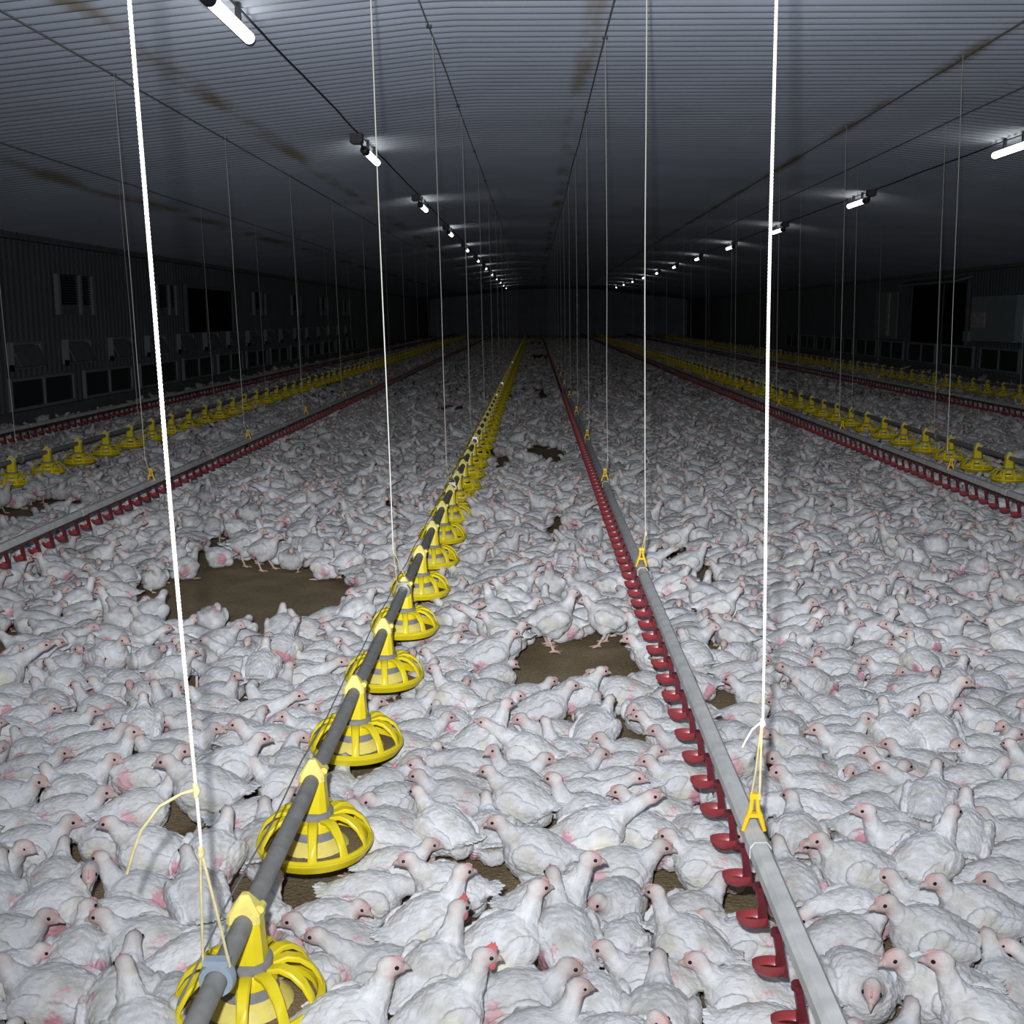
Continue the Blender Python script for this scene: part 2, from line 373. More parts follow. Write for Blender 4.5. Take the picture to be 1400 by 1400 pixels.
def wall_door(i, X, sg, y0, y1, z0, z1, label, canopy):
    o = thing('door_%d' % i, (X, (y0+y1)/2, z0), label, 'door'); o['kind'] = 'structure'
    MB().box((sg*0.05, 0, (z1-z0)/2), (0.04, y1-y0, z1-z0)).obj('panel', M_BLACK, o)
    f = MB()
    for yy in (-(y1-y0)/2, (y1-y0)/2): f.box((sg*0.06, yy, (z1-z0)/2), (0.08, 0.08, z1-z0))
    f.box((sg*0.06, 0.0, z1-z0), (0.08, y1-y0, 0.08)); f.box((sg*0.06, -(y1-y0)*0.1, (z1-z0)/2), (0.07, 0.06, z1-z0))
    f.obj('door_frame', M_INLET, o)
    if canopy: MB().box((sg*0.25, 0, z1-z0+0.06), (0.5, (y1-y0)*1.05, 0.05), rot=Matrix.Rotation(sg*0.25, 3, 'Y')).obj('canopy', M_FRAME, o)
wall_door(1, XL, 1, 26.6, 30.6, 1.30, 2.36, 'dark open hatch door in the left wall beyond the shutters', False)
wall_door(2, XR, -1, 31.4, 36.0, 0.90, 2.60, 'dark hatch with sloping canopy in the right wall', True)
o = thing('control_cabinet', (XR, 29.1, 1.05), 'blue grey control cabinet with a paper sheet on the right wall', 'cabinet')
MB().box((-0.15, 0, 0.56), (0.28, 2.8, 1.12)).obj('cabinet_body', M_PANELB, o)
MB().box((-0.30, 0.9, 0.53), (0.02, 0.9, 0.40)).obj('paper_sheet', M_PAPER, o)
MB().box((-0.31, 1.55, 0.10), (0.10, 0.35, 0.26)).obj('switch_box', M_FRAME, o)
o = thing('side_door', (XR, 38.6, 0.95), 'narrow side door with a bright edge strip on the right wall', 'door')
MB().box((-0.06, 0, 0.75), (0.05, 2.4, 1.5)).obj('leaf', M_FRAME, o)
MB().box((-0.10, -0.35, 0.78), (0.04, 0.22, 1.4)).obj('edge_strip', M_PAPER, o)

# ------------------------------------------------------------------ ceiling lamps
def add_lamps(side, X, y00, z):
    proto = None
    for k in range(-1, 12):
        lab = ('lit tube lamp in the %s ceiling row, %s from the front' % (side, ordinal(k+1))) if k >= 0 else 'lit tube lamp in the %s ceiling row above the camera' % side
        loc = (X, y00+6.08*k, z)
        if proto is None:
            p = thing('tube_lamp', loc, lab, 'lamp', 'tube lamps in the %s row' % side)
            prof = [(0.0, 0.0), (0.018, -0.004), (0.032, -0.018), (0.038, -0.04), (0.038, -0.96), (0.0, -0.96)]
            d = MB().rings([[(max(r, 1e-4)*math.cos(2*PI*i/20), t, max(r, 1e-4)*math.sin(2*PI*i/20)) for i in range(20)] for r, t in prof])
            d.obj('diffuser', M_TUBE, p, 40)
            prof = [(0.044, -0.95), (0.044, -1.08), (0.038, -1.11), (0.012, -1.12)]
            MB().rings([[(r*math.cos(2*PI*i/20), t, r*math.sin(2*PI*i/20)) for i in range(20)] for r, t in prof]).obj('end_cap', M_CAP, p, 40)
            MB().box((0, -0.3, 0.09), (0.03, 0.04, 0.12)).box((0, -0.8, 0.09), (0.03, 0.04, 0.12)).obj('hanger', M_CAP, p)
            MB().tube([(0, -1.11, 0), (0, -1.22, 0.02), (0, -1.32, 0.06)], 0.012, 8).obj('lead', M_CABLE, p, 60)
            MB().box((-0.03, -1.40, 0.075), (0.13, 0.14, 0.09)).box((-0.03, -1.40, 0.025), (0.09, 0.10, 0.02)).obj('junction_box', M_BOX, p)
            proto = p
        else:
            o = copy_tree(proto); o.location = loc; tag(o, lab)
    zc = ceil_z(X)-0.035
    pts = [(X+0.02*mnoise.noise(Vector((yy*0.7, X, 3))), yy, zc-0.012+0.012*mnoise.noise(Vector((yy*0.9, X, 9)))) for yy in np.arange(-2, 76, 0.5)]
    tag(MB().tube(pts, 0.008, 6).obj('lamp_cable', M_CABLE, smooth=60), 'dark power cable along the ceiling joining the %s row of lamps' % side, 'cable')
add_lamps('left', -1.845, 7.76, ceil_z(-1.845)-0.165)
add_lamps('right', 5.20, 13.55-6.08, ceil_z(5.20)-0.165)

# ------------------------------------------------------------------ feed lines
FEED = [('middle', -0.63, 1.0, 0), ('left', -4.75, 7.0, 0), ('right', 4.43, 7.0, 0), ('far right', 9.0, 15.0, 0)]
PZ, PR = 0.375, 0.0225
def make_pan(loc, lab, full=True):
    p = thing('feeder_pan', loc, lab, 'feeder pan')
    def sq(z, a, b, c=0.6):
        k = [(1, c), (c, 1), (-c, 1), (-1, c), (-1, -c), (-c, -1), (c, -1), (1, -c)]
        return [(x*a, yy*b, z) for x, yy in k]
    cone = MB().rings([sq(0.268, 0.042, 0.042), sq(0.33, 0.037, 0.034), sq(0.375, 0.034, 0.030, 0.75)])
    cone.obj('drop_cone', M_YEL, p, 30)
    sd = MB().rings([sq(0.375, 0.037, 0.031, 0.8), sq(0.393, 0.036, 0.030, 0.8), sq(0.428, 0.013, 0.010, 0.7), sq(0.434, 0.008, 0.008, 0.7)])
    sd.tube([(0.034, -0.012, 0.402), (0.034, 0.012, 0.402)], 0.010, 8)
    sd.obj('pipe_saddle', M_YEL2, p, 30)
    MB().lathe([(0.040, 0.262), (0.053, 0.262), (0.055, 0.268), (0.055, 0.282), (0.050, 0.284), (0.040, 0.284)], 24, close=True).obj('collar', M_GREYP, p, 35)
    if full:
        g = MB()
        g.lathe([(0.046, 0.262), (0.052, 0.264), (0.060, 0.252), (0.064, 0.232), (0.060, 0.232), (0.052, 0.25)], 28, close=True)
        ns = 11
        for i in range(ns):
            a = 2*PI*(i+0.5)/ns; ca, sa = math.cos(a), math.sin(a)
            pr = [(0.054, 0.262, 0.0140), (0.085, 0.271, 0.0150), (0.112, 0.264, 0.0140), (0.138, 0.243, 0.0125), (0.156, 0.215, 0.0120), (0.164, 0.186, 0.013)]
            rg = []
            for r, z, hw in pr:
                k = (r-0.054)/0.108
                rg.append([(r*ca-t*sa, r*sa+t*ca, z+dz) for t, dz in ((-hw, -0.004-0.004*k), (-hw*0.8, 0.0), (hw*0.8, 0.0), (hw, -0.004-0.004*k), (hw, 0.003-0.004*k), (hw*0.75, 0.006), (-hw*0.75, 0.006), (-hw, 0.003-0.004*k))])
            g.rings(rg)
        g.lathe([(0.150, 0.182), (0.166, 0.180), (0.168, 0.192), (0.160, 0.197), (0.152, 0.195)], 48, close=True)
        g.obj('grill', M_YEL, p, 35)
        MB().lathe([(0.046, 0.255), (0.060, 0.232), (0.068, 0.206), (0.064, 0.206), (0.056, 0.232), (0.044, 0.25)], 28, close=True).obj('inner_cone', M_GREYP, p, 35)
        MB().lathe([(0.068, 0.208), (0.074, 0.204), (0.098, 0.176), (0.092, 0.176), (0.066, 0.203)], 28, close=True).obj('flow_skirt', M_YEL2, p, 35)
        MB().lathe([(0.0, 0.168), (0.09, 0.158), (0.13, 0.152), (0.152, 0.158), (0.168, 0.184), (0.164, 0.186), (0.148, 0.164), (0.12, 0.158), (0.0, 0.174)], 48).obj('dish', M_YEL, p, 35)
        rings = []
        for r, z in ((0.07, 0.180), (0.10, 0.176), (0.13, 0.171), (0.152, 0.167)):
            rings.append([(r*math.cos(2*PI*k/40), r*math.sin(2*PI*k/40), z+0.005*mnoise.noise(Vector((r*80, k*0.6, 1)))) for k in range(40)])
        tag(MB().rings(rings, cap=False).obj('feed', M_FEED, p, 180), kind='stuff')
    else:
        g = MB()
        g.lathe([(0.046, 0.262), (0.060, 0.264), (0.060, 0.235), (0.046, 0.24)], 14, close=True)
        for i in range(10):
            a = 2*PI*(i+0.5)/10; ca, sa = math.cos(a), math.sin(a)
            g.rings([[(r*ca-t*sa, r*sa+t*ca, z+dz) for t, dz in ((-.0125, 0), (.0125, 0), (.0125, .005), (-.0125, .005))] for r, z in ((0.054, 0.262), (0.09, 0.272), (0.125, 0.258), (0.152, 0.224), (0.165, 0.187))])
        g.lathe([(0.150, 0.182), (0.168, 0.180), (0.168, 0.192), (0.152, 0.195)], 20, close=True)
        g.obj('grill', M_YEL, p, 35)
        MB().lathe([(0.0, 0.16), (0.13, 0.152), (0.168, 0.184), (0.164, 0.186), (0.12, 0.158), (0.0, 0.165)], 20).obj('dish', M_YEL, p, 35)
    return p
PANS = []
for nm, X, y0, _ in FEED:
    Y = 2.31 if nm == 'middle' else (10.18 if nm == 'left' else (10.64 if nm == 'right' else 18.3))
    if nm != 'middle':
        while Y > y0+0.765: Y -= 0.765
    k = 0; seen = 0
    if nm == 'middle': PANS.append((nm, X, 2.31-0.77, 0, False))
    while Y < 86:
        px, py, zc = proj((X, Y, 0.25)); vis = -15 < px < 1415
        if vis: seen += 1
        PANS.append((nm, X, Y, seen if vis else 0, vis)); Y += 0.77
def pan_dist(q): return math.hypot(q[1], q[2])
vis_sorted = sorted([q for q in PANS if q[4]], key=pan_dist)
CUT = pan_dist(vis_sorted[299]) if len(vis_sorted) > 300 else 1e9
full_pan = make_pan((0, 0, 0), 'x'); simple_pan = make_pan((0, 0, 0), 'x', False)
far_rest = MB()
for q in PANS:
    nm, X, Y, k, vis = q
    if vis and pan_dist(q) > CUT:
        far_rest.lathe([(0.012, 0.43), (0.037, 0.38), (0.05, 0.27), (0.10, 0.25), (0.168, 0.188), (0.13, 0.152), (0.0, 0.16)], 7, c=(X, Y, 0)); continue
    if not vis and (Y > 16 or Y < 1.2): continue
    o = copy_tree(full_pan if pan_dist(q) < 9 else simple_pan); o.location = (X, Y, 0)
    if not vis: lab = 'yellow feeder pan on the %s feed pipe, just outside the view' % nm
    elif k <= 45: lab = '%s yellow feeder pan from the front on the %s feed pipe' % (ordinal(k), nm)
    else: lab = 'tiny distant yellow feeder pan in the merging far end of the %s feed pipe' % nm
    tag(o, lab, 'feeder pan', 'feeder pans on the %s feed pipe' % nm if k <= 45 else 'merging distant pans of the %s feed pipe' % nm)
for r in (full_pan, simple_pan):
    for c in list(r.children): bpy.data.objects.remove(c)
    bpy.data.objects.remove(r)
if far_rest.v: tag(far_rest.obj('far_feeder_pans', M_YEL), 'smallest yellow feeder pans merging towards the far end wall', 'feeder pans', kind='stuff')
for nm, X, y0, _ in FEED:
    r = thing('feed_pipe', (X, y0, 0), 'long grey feed pipe through the %s row of yellow pans' % nm, 'feed pipe')
    pts = [(0, yy, PZ) for yy in np.arange(0, YF-1-y0, 1.0)]
    MB().tube(pts, PR, 16 if nm == 'middle' else 8).obj('pipe', M_PIPE, r, 60)
    if nm == 'middle':
        MB().tube([(-0.030, yy, 0.418+(0.012 if i % 2 else -0.002)) for i, yy in enumerate(np.arange(1.31-0.385, 60, 0.385))], 0.0025, 6).obj('wire', M_STEEL, r, 60)
    MB().tube([(0, 0, PZ), (0, 0.12, PZ)], PR*1.12, 12).obj('pipe_coupling', M_PIPE, r, 60)

# ------------------------------------------------------------------ drinking lines
DRINK = [('middle', 0.55, 1.0), ('left', -2.98, 4.0), ('right', 3.47, 5.0), ('far right', 6.9, 12.0), ('far left', -5.95, 10.0)]
RZ = 0.40
def cup_meshes():
    # bowl: a scoop open at the top, reaching to the left of its arm
    b = MB(); rings = []
    for i in range(9):
        t = i/8; x = -0.052+0.066*t
        hw = 0.025*math.sqrt(max(0.02, 1-((t-0.62)/0.66)**2)); dp = 0.036*math.sqrt(max(0.03, 1-((t-0.6)/0.64)**2))
        outer = [(x, hw*math.cos(a), 0.298-dp*math.sin(a)) for a in np.linspace(0, PI, 9)]
        inner = [(x, hw*0.88*math.cos(a), 0.298-dp*0.84*math.sin(a)) for a in np.linspace(PI, 0, 9)]
        rings.append(outer+inner)
    b.rings(rings)
    arm = MB().rings([[(0.012+sx*0.012, sy*0.011, 0.268) for sx, sy in ((-1, -1), (1, -1), (1, 1), (-1, 1))],
                      [(0.008+sx*0.009, sy*0.008, 0.31) for sx, sy in ((-1, -1), (1, -1), (1, 1), (-1, 1))],
                      [(-0.002+sx*0.008, sy*0.010, 0.362) for sx, sy in ((-1, -1), (1, -1), (1, 1), (-1, 1))]])
    arm.tube([(0.0, 0, 0.36), (0.0, 0, 0.372)], 0.016, 10)
    wet = MB().rings([[(-0.018+r*0.030*math.cos(a), r*0.018*math.sin(a), 0.280) for a in np.linspace(0, 2*PI, 13)[:-1]] for r in (0.05, 1)], cap=True)
    return b.mesh('drinker_cup', M_RED, 50), arm.mesh('cup_arm', M_ARM, 40), wet.mesh('water', M_CUPWET, 60)
ME_BOWL, ME_ARM, ME_WET = cup_meshes()
def lowcup(m, x, y):
    m.add([(x-0.052, y-.02, 0.292), (x-0.052, y+.02, 0.292), (x+0.014, y+.02, 0.292), (x+0.014, y-.02, 0.292),
           (x-0.04, y-.012, 0.267), (x-0.04, y+.012, 0.267), (x+0.01, y+.012, 0.267), (x+0.01, y-.012, 0.267)],
          [(0, 1, 5, 4), (1, 2, 6, 5), (2, 3, 7, 6), (3, 0, 4, 7), (4, 5, 6, 7), (0, 3, 2, 1)])
    m.box((x+0.004, y, 0.325), (0.014, 0.016, 0.075))
for nm, X, y0 in DRINK:
    r = thing('drinker_line', (X, 0, 0), 'long grey drinking rail with red cups, the %s one of five' % nm, 'drinker line')
    # hat shaped rail profile
    prof = [(-0.024, RZ+0.012), (-0.014, RZ+0.026), (0.014, RZ+0.026), (0.024, RZ+0.012), (0.024, RZ-0.012), (0.019, RZ-0.014), (0.0, RZ-0.008), (-0.019, RZ-0.014), (-0.024, RZ-0.012)]
    MB().rings([[(x, yy, z) for x, z in prof] for yy in np.arange(y0, YF-1, 3.05)]).obj('rail', M_RAIL, r)
    MB().tube([(0, yy, RZ-0.024) for yy in (y0, YF-1)], 0.0125, 8).obj('water_pipe', M_WPIPE, r, 60)
    js = MB()
    for yy in np.arange(2.62 if nm == 'middle' else y0+0.3, 40, 3.05):
        pass; js = MB(); js.rings([[(x*1.10, yy+d, z+(0.003 if z > RZ else -0.002)) for x, z in prof] for d in (-0.03, 0.03)]); js.obj('rail_joint', M_RAIL, r)
    cups = [yy for yy in np.arange(2.088-0.2*6, YF-1.5, 0.2) if yy > y0]
    cups = [yy for yy in cups if -10 < proj((X, yy, 0.3))[0] < 1410] if nm != 'middle' else cups
    for i, yy in enumerate(cups[:100]):
        c = link('drinker_cup', ME_BOWL, r); c.location = (-0.020, yy, 0)
        a = link('cup_arm', ME_ARM, c)
        if yy < 14 and abs(X) < 1: link('water', ME_WET, c)
    if len(cups) > 100:
        m = MB()
        for yy in cups[100:]: lowcup(m, -0.02, yy)
        tag(m.obj('far_drinker_cups', M_ARM, r), kind='stuff')

# ------------------------------------------------------------------ hanging cords
def cord(label, X, Y, zlow, kind, group, near=False, ztop=None, lean=(0, 0)):
    zt = (ztop if ztop else ceil_z(X)-0.03); dist = math.hypot(X, Y)
    rad = 0.0038 if dist < 4 else (0.0030 if dist < 8 else 0.0024)
    r = thing('hanging_cord', (X, Y, zlow), label, 'cord', group)
    split = {'feed': 0.24, 'drink': 0.27}[kind] if near else 0.16
    H = zt-zlow
    n = int((H-split)/0.004) if near else 8
    dx = [0.006*mnoise.noise(Vector((i*3.0/n, X, Y))) for i in range(n+1)]
    l0, l1 = lean
    m = MB().tube([((dx[i] if 0 < i < n else 0)+l0+(l1-l0)*i/n, 0, split+(H-split)*i/n) for i in range(n+1)], rad, 9 if near else 6, lobes=3 if near else 0, twist=260.0)
    m.obj('rope', M_ROPE, r, 60)
    lo = 0.0 if kind == 'feed' else 0.075
    wdt = 0.028 if kind == 'feed' else 0.010
    yl = MB()
    yl.tube([(l0, 0, split+0.01), (l0*0.5-wdt*0.5, 0, split*0.55), (-wdt, 0, lo-0.0)], rad*0.8, 6)
    yl.tube([(l0, 0, split+0.01), (l0*0.5+wdt*0.5, -0.004, split*0.55), (wdt, -0.006, lo)], rad*0.8, 6)
    yl.obj('loop', M_ROPEY, r, 60)
    MB().tube([(l0, 0, split-0.012), (l0+0.002, -0.003, split), (l0, 0, split+0.014)], [rad*1.2, rad*2.3, rad*1.3], 8).obj('knot', M_ROPEY if kind == 'feed' else M_ROPE, r, 60)
    if kind == 'feed':
        g = MB(); rg = []
        for a in np.linspace(0, 2*PI, 17)[:-1]:
            ca, sa = math.cos(a), math.sin(a)
            rg.append([(ca*rr, yy, sa*rr-0.028) for rr, yy in ((PR+0.001, -0.014), (PR+0.012, -0.014), (PR+0.016, 0.0), (PR+0.012, 0.014), (PR+0.001, 0.014))])
        g.rings(rg, close=True)
        g.box((0, 0, 0.008), (0.05, 0.022, 0.012))
        g.obj('pipe_clamp', M_CLAMP if near else M_STEEL, r, 40)
    else:
        g = MB()
        for s in (-1, 1): g.tube([(s*0.006, 0, 0.085), (s*0.0085, 0, 0.048), (s*0.018, 0, 0.020), (s*0.027, 0, -0.010)], [0.0055, 0.0062, 0.0068, 0.005], 8)
        g.box((0, 0, 0.082), (0.028, 0.014, 0.014)); g.box((0, 0, 0.032), (0.038, 0.016, 0.010))
        g.obj('hook', M_HOOK, r, 50)
    return r
LEAN = {('middle', 'feed pipe'): (-0.045, -0.115), ('middle', 'drinker rail'): (0.018, -0.042)}
def cords(nm, X, ylist, kind, z, lname):
    seen = 0
    for Y in ylist:
        px = proj((X, Y, 1.2))[0]
        if not -25 < px < 1425: continue
        seen += 1
        cord('white hanging cord, %s from the front, holding the %s %s' % (ordinal(seen), nm, lname), X, Y, z, kind, 'cords of the %s %s' % (nm, lname), near=math.hypot(X, Y) < 4, lean=LEAN.get((nm, lname), (-0.04, -0.115)) if seen > 1 or nm != 'middle' else {'feed': (-0.022, -0.115), 'drink': (0.010, -0.05)}[kind])
cords('middle', -0.63, [2.08]+[5.35+3.35*k for k in range(14)], 'feed', PZ+0.028, 'feed pipe')
cords('middle', 0.55, [2.68]+[5.72+3.07*k for k in range(14)], 'drink', RZ+0.026, 'drinker rail')
cords('left', -2.98, [8.74+3.05*k for k in range(10)], 'drink', RZ+0.026, 'drinker rail')
cords('right', 3.47, [9.5+3.4*k for k in range(10)], 'drink', RZ+0.026, 'drinker rail')
cords('left', -4.75, [10.4+3.3*k for k in range(7)], 'feed', PZ+0.028, 'feed pipe')
cords('right', 4.43, [12.6+3.3*k for k in range(7)], 'feed', PZ+0.028, 'feed pipe')
cords('far right', 6.9, [16.3+3.4*k for k in range(6)], 'drink', RZ+0.026, 'drinker rail')
# loose tail of the nearest cord, and the free end at the knot of the rail cord
base = [o for o in bpy.data.objects if o.name.startswith('hanging_cord')]
b0 = [o for o in base if abs(o.location.x+0.63) < 0.01 and o.location.y < 3][0]
MB().tube([(-0.026, 0, 0.37), (-0.05, -0.01, 0.366), (-0.09, -0.02, 0.345), (-0.125, -0.03, 0.30), (-0.145, -0.03, 0.25), (-0.158, -0.03, 0.21)], 0.0036, 6).obj('loose_end', M_ROPEY, b0, 60)
MB().tube([(-0.026, 0, 0.355), (-0.023, 0, 0.368), (-0.027, 0, 0.385)], [0.005, 0.008, 0.005], 8).obj('knot', M_ROPEY, b0, 60)
b1 = [o for o in base if abs(o.location.x-0.55) < 0.01 and o.location.y < 3][0]
MB().tube([(0.010, 0, 0.275), (-0.014, -0.005, 0.255), (-0.03, -0.006, 0.225), (-0.036, -0.006, 0.21)], 0.0036, 6).obj('loose_end', M_ROPE, b1, 60)
# winch cables under the ceiling above each hanging line
for nm, X, lname in (('middle', -0.63, 'feed pipe'), ('middle', 0.55, 'drinker rail'), ('left', -2.98, 'drinker rail'), ('right', 3.47, 'drinker rail'), ('left', -4.75, 'feed pipe'), ('right', 4.43, 'feed pipe')):
    r = thing('winch_cable', (X+(-0.045 if X == 0.55 else -0.115), 0, ceil_z(X-0.115)-0.05), 'thin grey winch cable under the ceiling above the %s %s' % (nm, lname), 'cable')
    MB().tube([(0.012*mnoise.noise(Vector((yy, X, 0))), yy, -0.006+0.01*mnoise.noise(Vector((yy, X, 5)))) for yy in np.arange(-2, 80, 2.0)], 0.006, 6).obj('cable', M_WINCH, r, 60)
    first = {-0.63: 5.35, 0.55: 5.72, -2.98: 8.74, 3.47: 9.5, -4.75: 10.4, 4.43: 12.6}[X]
    for k in range(6):
        MB().lathe([(0.0, -0.008), (0.022, -0.008), (0.017, 0), (0.022, 0.008), (0.0, 0.008)], 12, c=(0, first+3.07*k, 0)).obj('pulley', M_STEEL, r, 40)

# ------------------------------------------------------------------ the birds
SC = 0.81
def smooth01(t): t = np.clip(t, 0, 1); return t*t*(3-2*t)
def catmull(P, n):
    P = [Vector(p) for p in P]; out = []
    Q = [P[0]*2-P[1]]+P+[P[-1]*2-P[-2]]
    for i in range(len(P)-1):
        for k in range(n):
            t = k/n; a, b, c, d = Q[i:i+4]
            out.append(0.5*((2*b)+(c-a)*t+(2*a-5*b+4*c-d)*t*t+(3*b-a-3*c+d)*t**3))
    out.append(P[-1]); return out
def ellipsoid(m, c, r, rot=None, nu=14, nv=9):
    rg = []
    for j in range(nv+1):
        ph = PI*j/nv; q = []
        for i in range(nu):
            a = 2*PI*i/nu
            p = Vector((r[0]*math.cos(ph), r[1]*max(math.sin(ph), 1e-3)*math.cos(a), r[2]*max(math.sin(ph), 1e-3)*math.sin(a)))
            if rot is not None: p = rot @ p
            q.append(tuple(p+Vector(c)))
        rg.append(q)
    m.rings(rg)
# pose: stand, neck, yaw of the head (deg), pitch of the head (deg), comb size, pink patch, wing spread
POSES = {
 'm':  dict(st=0, nk='mid', hy=0, hp=-14),
 'm2': dict(st=0, nk='mid', hy=35, hp=-10),
 'm3': dict(st=0, nk='mid', hy=-40, hp=-16),
 'l':  dict(st=0, nk='low', hy=12, hp=-42),
 'l2': dict(st=0, nk='tuck', hy=-25, hp=-28),
 'v':  dict(st=0, nk='up', hy=-15, hp=-5),
 'b':  dict(st=0, nk='backl', hy=150, hp=-20),
 'b2': dict(st=0, nk='backr', hy=-125, hp=-25),
 'r':  dict(st=0, nk='reach', hy=0, hp=-8),
 's':  dict(st=1, nk='mid', hy=0, hp=-12),
 's2': dict(st=1, nk='mid', hy=45, hp=-12),
 'u':  dict(st=1, nk='up', hy=0, hp=-8),
 'u2': dict(st=1, nk='up', hy=60, hp=-8),
 'u3': dict(st=1, nk='up', hy=-60, hp=-14),
 'c':  dict(st=1, nk='up', hy=-8, hp=-12, comb=2.2),
 'p':  dict(st=1, nk='peck', hy=0, hp=-55),
 'f':  dict(st=1, nk='reach', hy=0, hp=12),
}
NECKS = {  # relative to the breast shoulder point: mid point, head point
 'mid':   ((0.040, 0, 0.038), (0.062, 0, 0.068)),
 'up':    ((0.034, 0, 0.055), (0.050, 0, 0.102)),
 'low':   ((0.062, 0, 0.005), (0.098, 0.01, -0.012)),
 'tuck':  ((0.036, -0.005, 0.020), (0.050, -0.012, 0.036)),
 'reach': ((0.070, 0, 0.040), (0.130, 0, 0.075)),
 'peck':  ((0.070, 0, -0.02), (0.110, 0, -0.075)),
 'backl': ((0.030, 0.030, 0.060), (-0.012, 0.052, 0.078)),
 'backr': ((0.036, -0.030, 0.062), (0.022, -0.060, 0.080)),
}
def build_bird(key, seed):
    P = POSES[key]; st = P['st']; r = random.Random(seed)
    zb = 0.168 if st else 0.097
    tilt = math.radians(r.uniform(10, 16) if st else r.uniform(2, 8)); ct, s_ = math.cos(tilt), math.sin(tilt)
    fat = r.uniform(0.96, 1.06)
    def T(x, y, z):  # body frame -> bird frame (pitch up towards the breast)
        return (x*ct-z*s_, y, zb+x*s_+z*ct)
    body = MB()
    secs = [(-0.156, 0.050, .016, .006), (-0.140, 0.042, .032, .014), (-0.120, 0.028, .050, .036), (-0.096, 0.012, .068, .060), (-0.062, 0.004, .084, .080),
            (-0.02, 0.002, .093, .092), (0.022, 0.002, .094, .093), (0.058, 0.003, .085, .084), (0.086, 0.008, .067, .066), (0.104, 0.016, .045, .045), (0.114, 0.022, .020, .020)]
    rg = []
    for x, z, hw, hh in secs:
        hw *= fat; q = []
        for i in range(22):
            a = 2*PI*i/22; yy, zz = hw*math.cos(a), hh*math.sin(a)
            if zz < 0: yy *= 0.96
            p = T(x, yy, z+zz)
            q.append((p[0], p[1], max(p[2], 0.003) if not st else p[2]))
        rg.append(q)
    body.rings(rg)
    # neck and head
    sh = Vector(T(0.072, 0, 0.035)); mo, ho = NECKS[P['nk']]
    H = sh+Vector(ho); path = catmull([Vector(T(0.03, 0, 0.01)), sh, sh+Vector(mo), H], 5)
    n = len(path); k0 = [0.060, 0.050, 0.0305, 0.0225]
    rad = [float(np.interp(i/(n-1)*3, [0, 1, 2, 3], k0)) for i in range(n)]
    body.tube(path, rad, 14)
    hy, hp = math.radians(P['hy']), math.radians(P['hp'])
    hrot = Matrix.Rotation(hy, 3, 'Z') @ Matrix.Rotation(-hp, 3, 'Y')
    hd, hs, hu = hrot @ Vector((1, 0, 0)), hrot @ Vector((0, 1, 0)), hrot @ Vector((0, 0, 1))
    HC = H+hd*0.008
    ellipsoid(body, HC, (0.036, 0.0240, 0.0265), hrot)
    ellipsoid(body, HC+hd*0.025-hu*0.004, (0.018, 0.013, 0.0155), hrot, 10, 7)
    # wings: shoulder bow and two layers of folded quills each side
    for s in (-1, 1):
        lift = 0.012 if key in ('f', 's2') else 0
        wr = Matrix.Rotation(-tilt, 3, 'Y') @ Matrix.Rotation(s*math.radians(5), 3, 'Z') @ Matrix.Rotation(math.radians(9), 3, 'Y')
        ellipsoid(body, T(0.022, s*(0.082*fat+lift), 0.022), (0.058, 0.022, 0.050), wr, 16, 10)
        ellipsoid(body, T(-0.032, s*(0.084*fat+lift), 0.014), (0.080, 0.016, 0.042), wr, 16, 10)
        for q in range(4):
            c0 = T(-0.040, s*(0.090*fat+lift-q*0.0015), 0.022-0.014*q); c1 = T(-0.122+0.012*q, s*(0.064*fat+lift), 0.018-0.017*q)
            body.tube(catmull([c0, ((c0[0]+c1[0])/2, (c0[1]+c1[1])/2+s*0.006, (c0[2]+c1[2])/2), c1], 4), [0.010]*5+[0.008, 0.007, 0.006, 0.0035], 8)
    # tail quills
    for q in range(-3, 4):
        a = q*0.20; c0 = T(-0.13, q*0.009, 0.036); c1 = T(-0.185+abs(q)*0.006, q*0.017, 0.062-abs(q)*0.004)
        body.tube([c0, ((c0[0]+c1[0])/2, (c0[1]+c1[1])/2, (c0[2]+c1[2])/2+0.002), c1], [0.011, 0.009, 0.004], 8)
    # vent fluff and thighs
    ellipsoid(body, T(-0.095, 0, -0.02), (0.045, 0.055, 0.045), None, 14, 9)
    legs = []
    for s in (-1, 1):
        if st:
            fx = r.uniform(-0.02, 0.045)*(1 if s > 0 else -1)+0.012
            kn = Vector((-0.028+fx*0.4, s*0.050, 0.098)); ank = Vector((-0.030+fx*0.7, s*0.052, 0.066)); ft = Vector((0.0+fx, s*0.056, 0.010))
            ellipsoid(body, (0.0+fx*0.2, s*0.052, 0.125), (0.050, 0.032, 0.048), Matrix.Rotation(0.7, 3, 'Y'), 14, 9)
            body.tube([(0.0+fx*0.2, s*0.052, 0.12), kn, ank], [0.032, 0.020, 0.011], 10)
            body.tube([ank+Vector((0, 0, 0.01)), ft+Vector((-.004, 0, .012)), ft], [0.0095, 0.0085, 0.009], 8); legs.append((ank, ft))
            out = r.uniform(-8, 8)
            for a, ln in ((out, .062), (out+38*s, .050), (out-38*s, .050), (out+180-20*s, .028)):
                aa = math.radians(a); d = Vector((math.cos(aa), math.sin(aa), 0))
                body.tube([ft, ft+d*ln*0.5+Vector((0, 0, -0.001)), ft+d*ln+Vector((0, 0, -0.005))], [0.008, 0.0065, 0.0045], 7); legs.append((ft, ft+d*ln))
        else:
            ellipsoid(body, T(0.0, s*0.062, -0.035), (0.060, 0.034, 0.046), None, 14, 9)
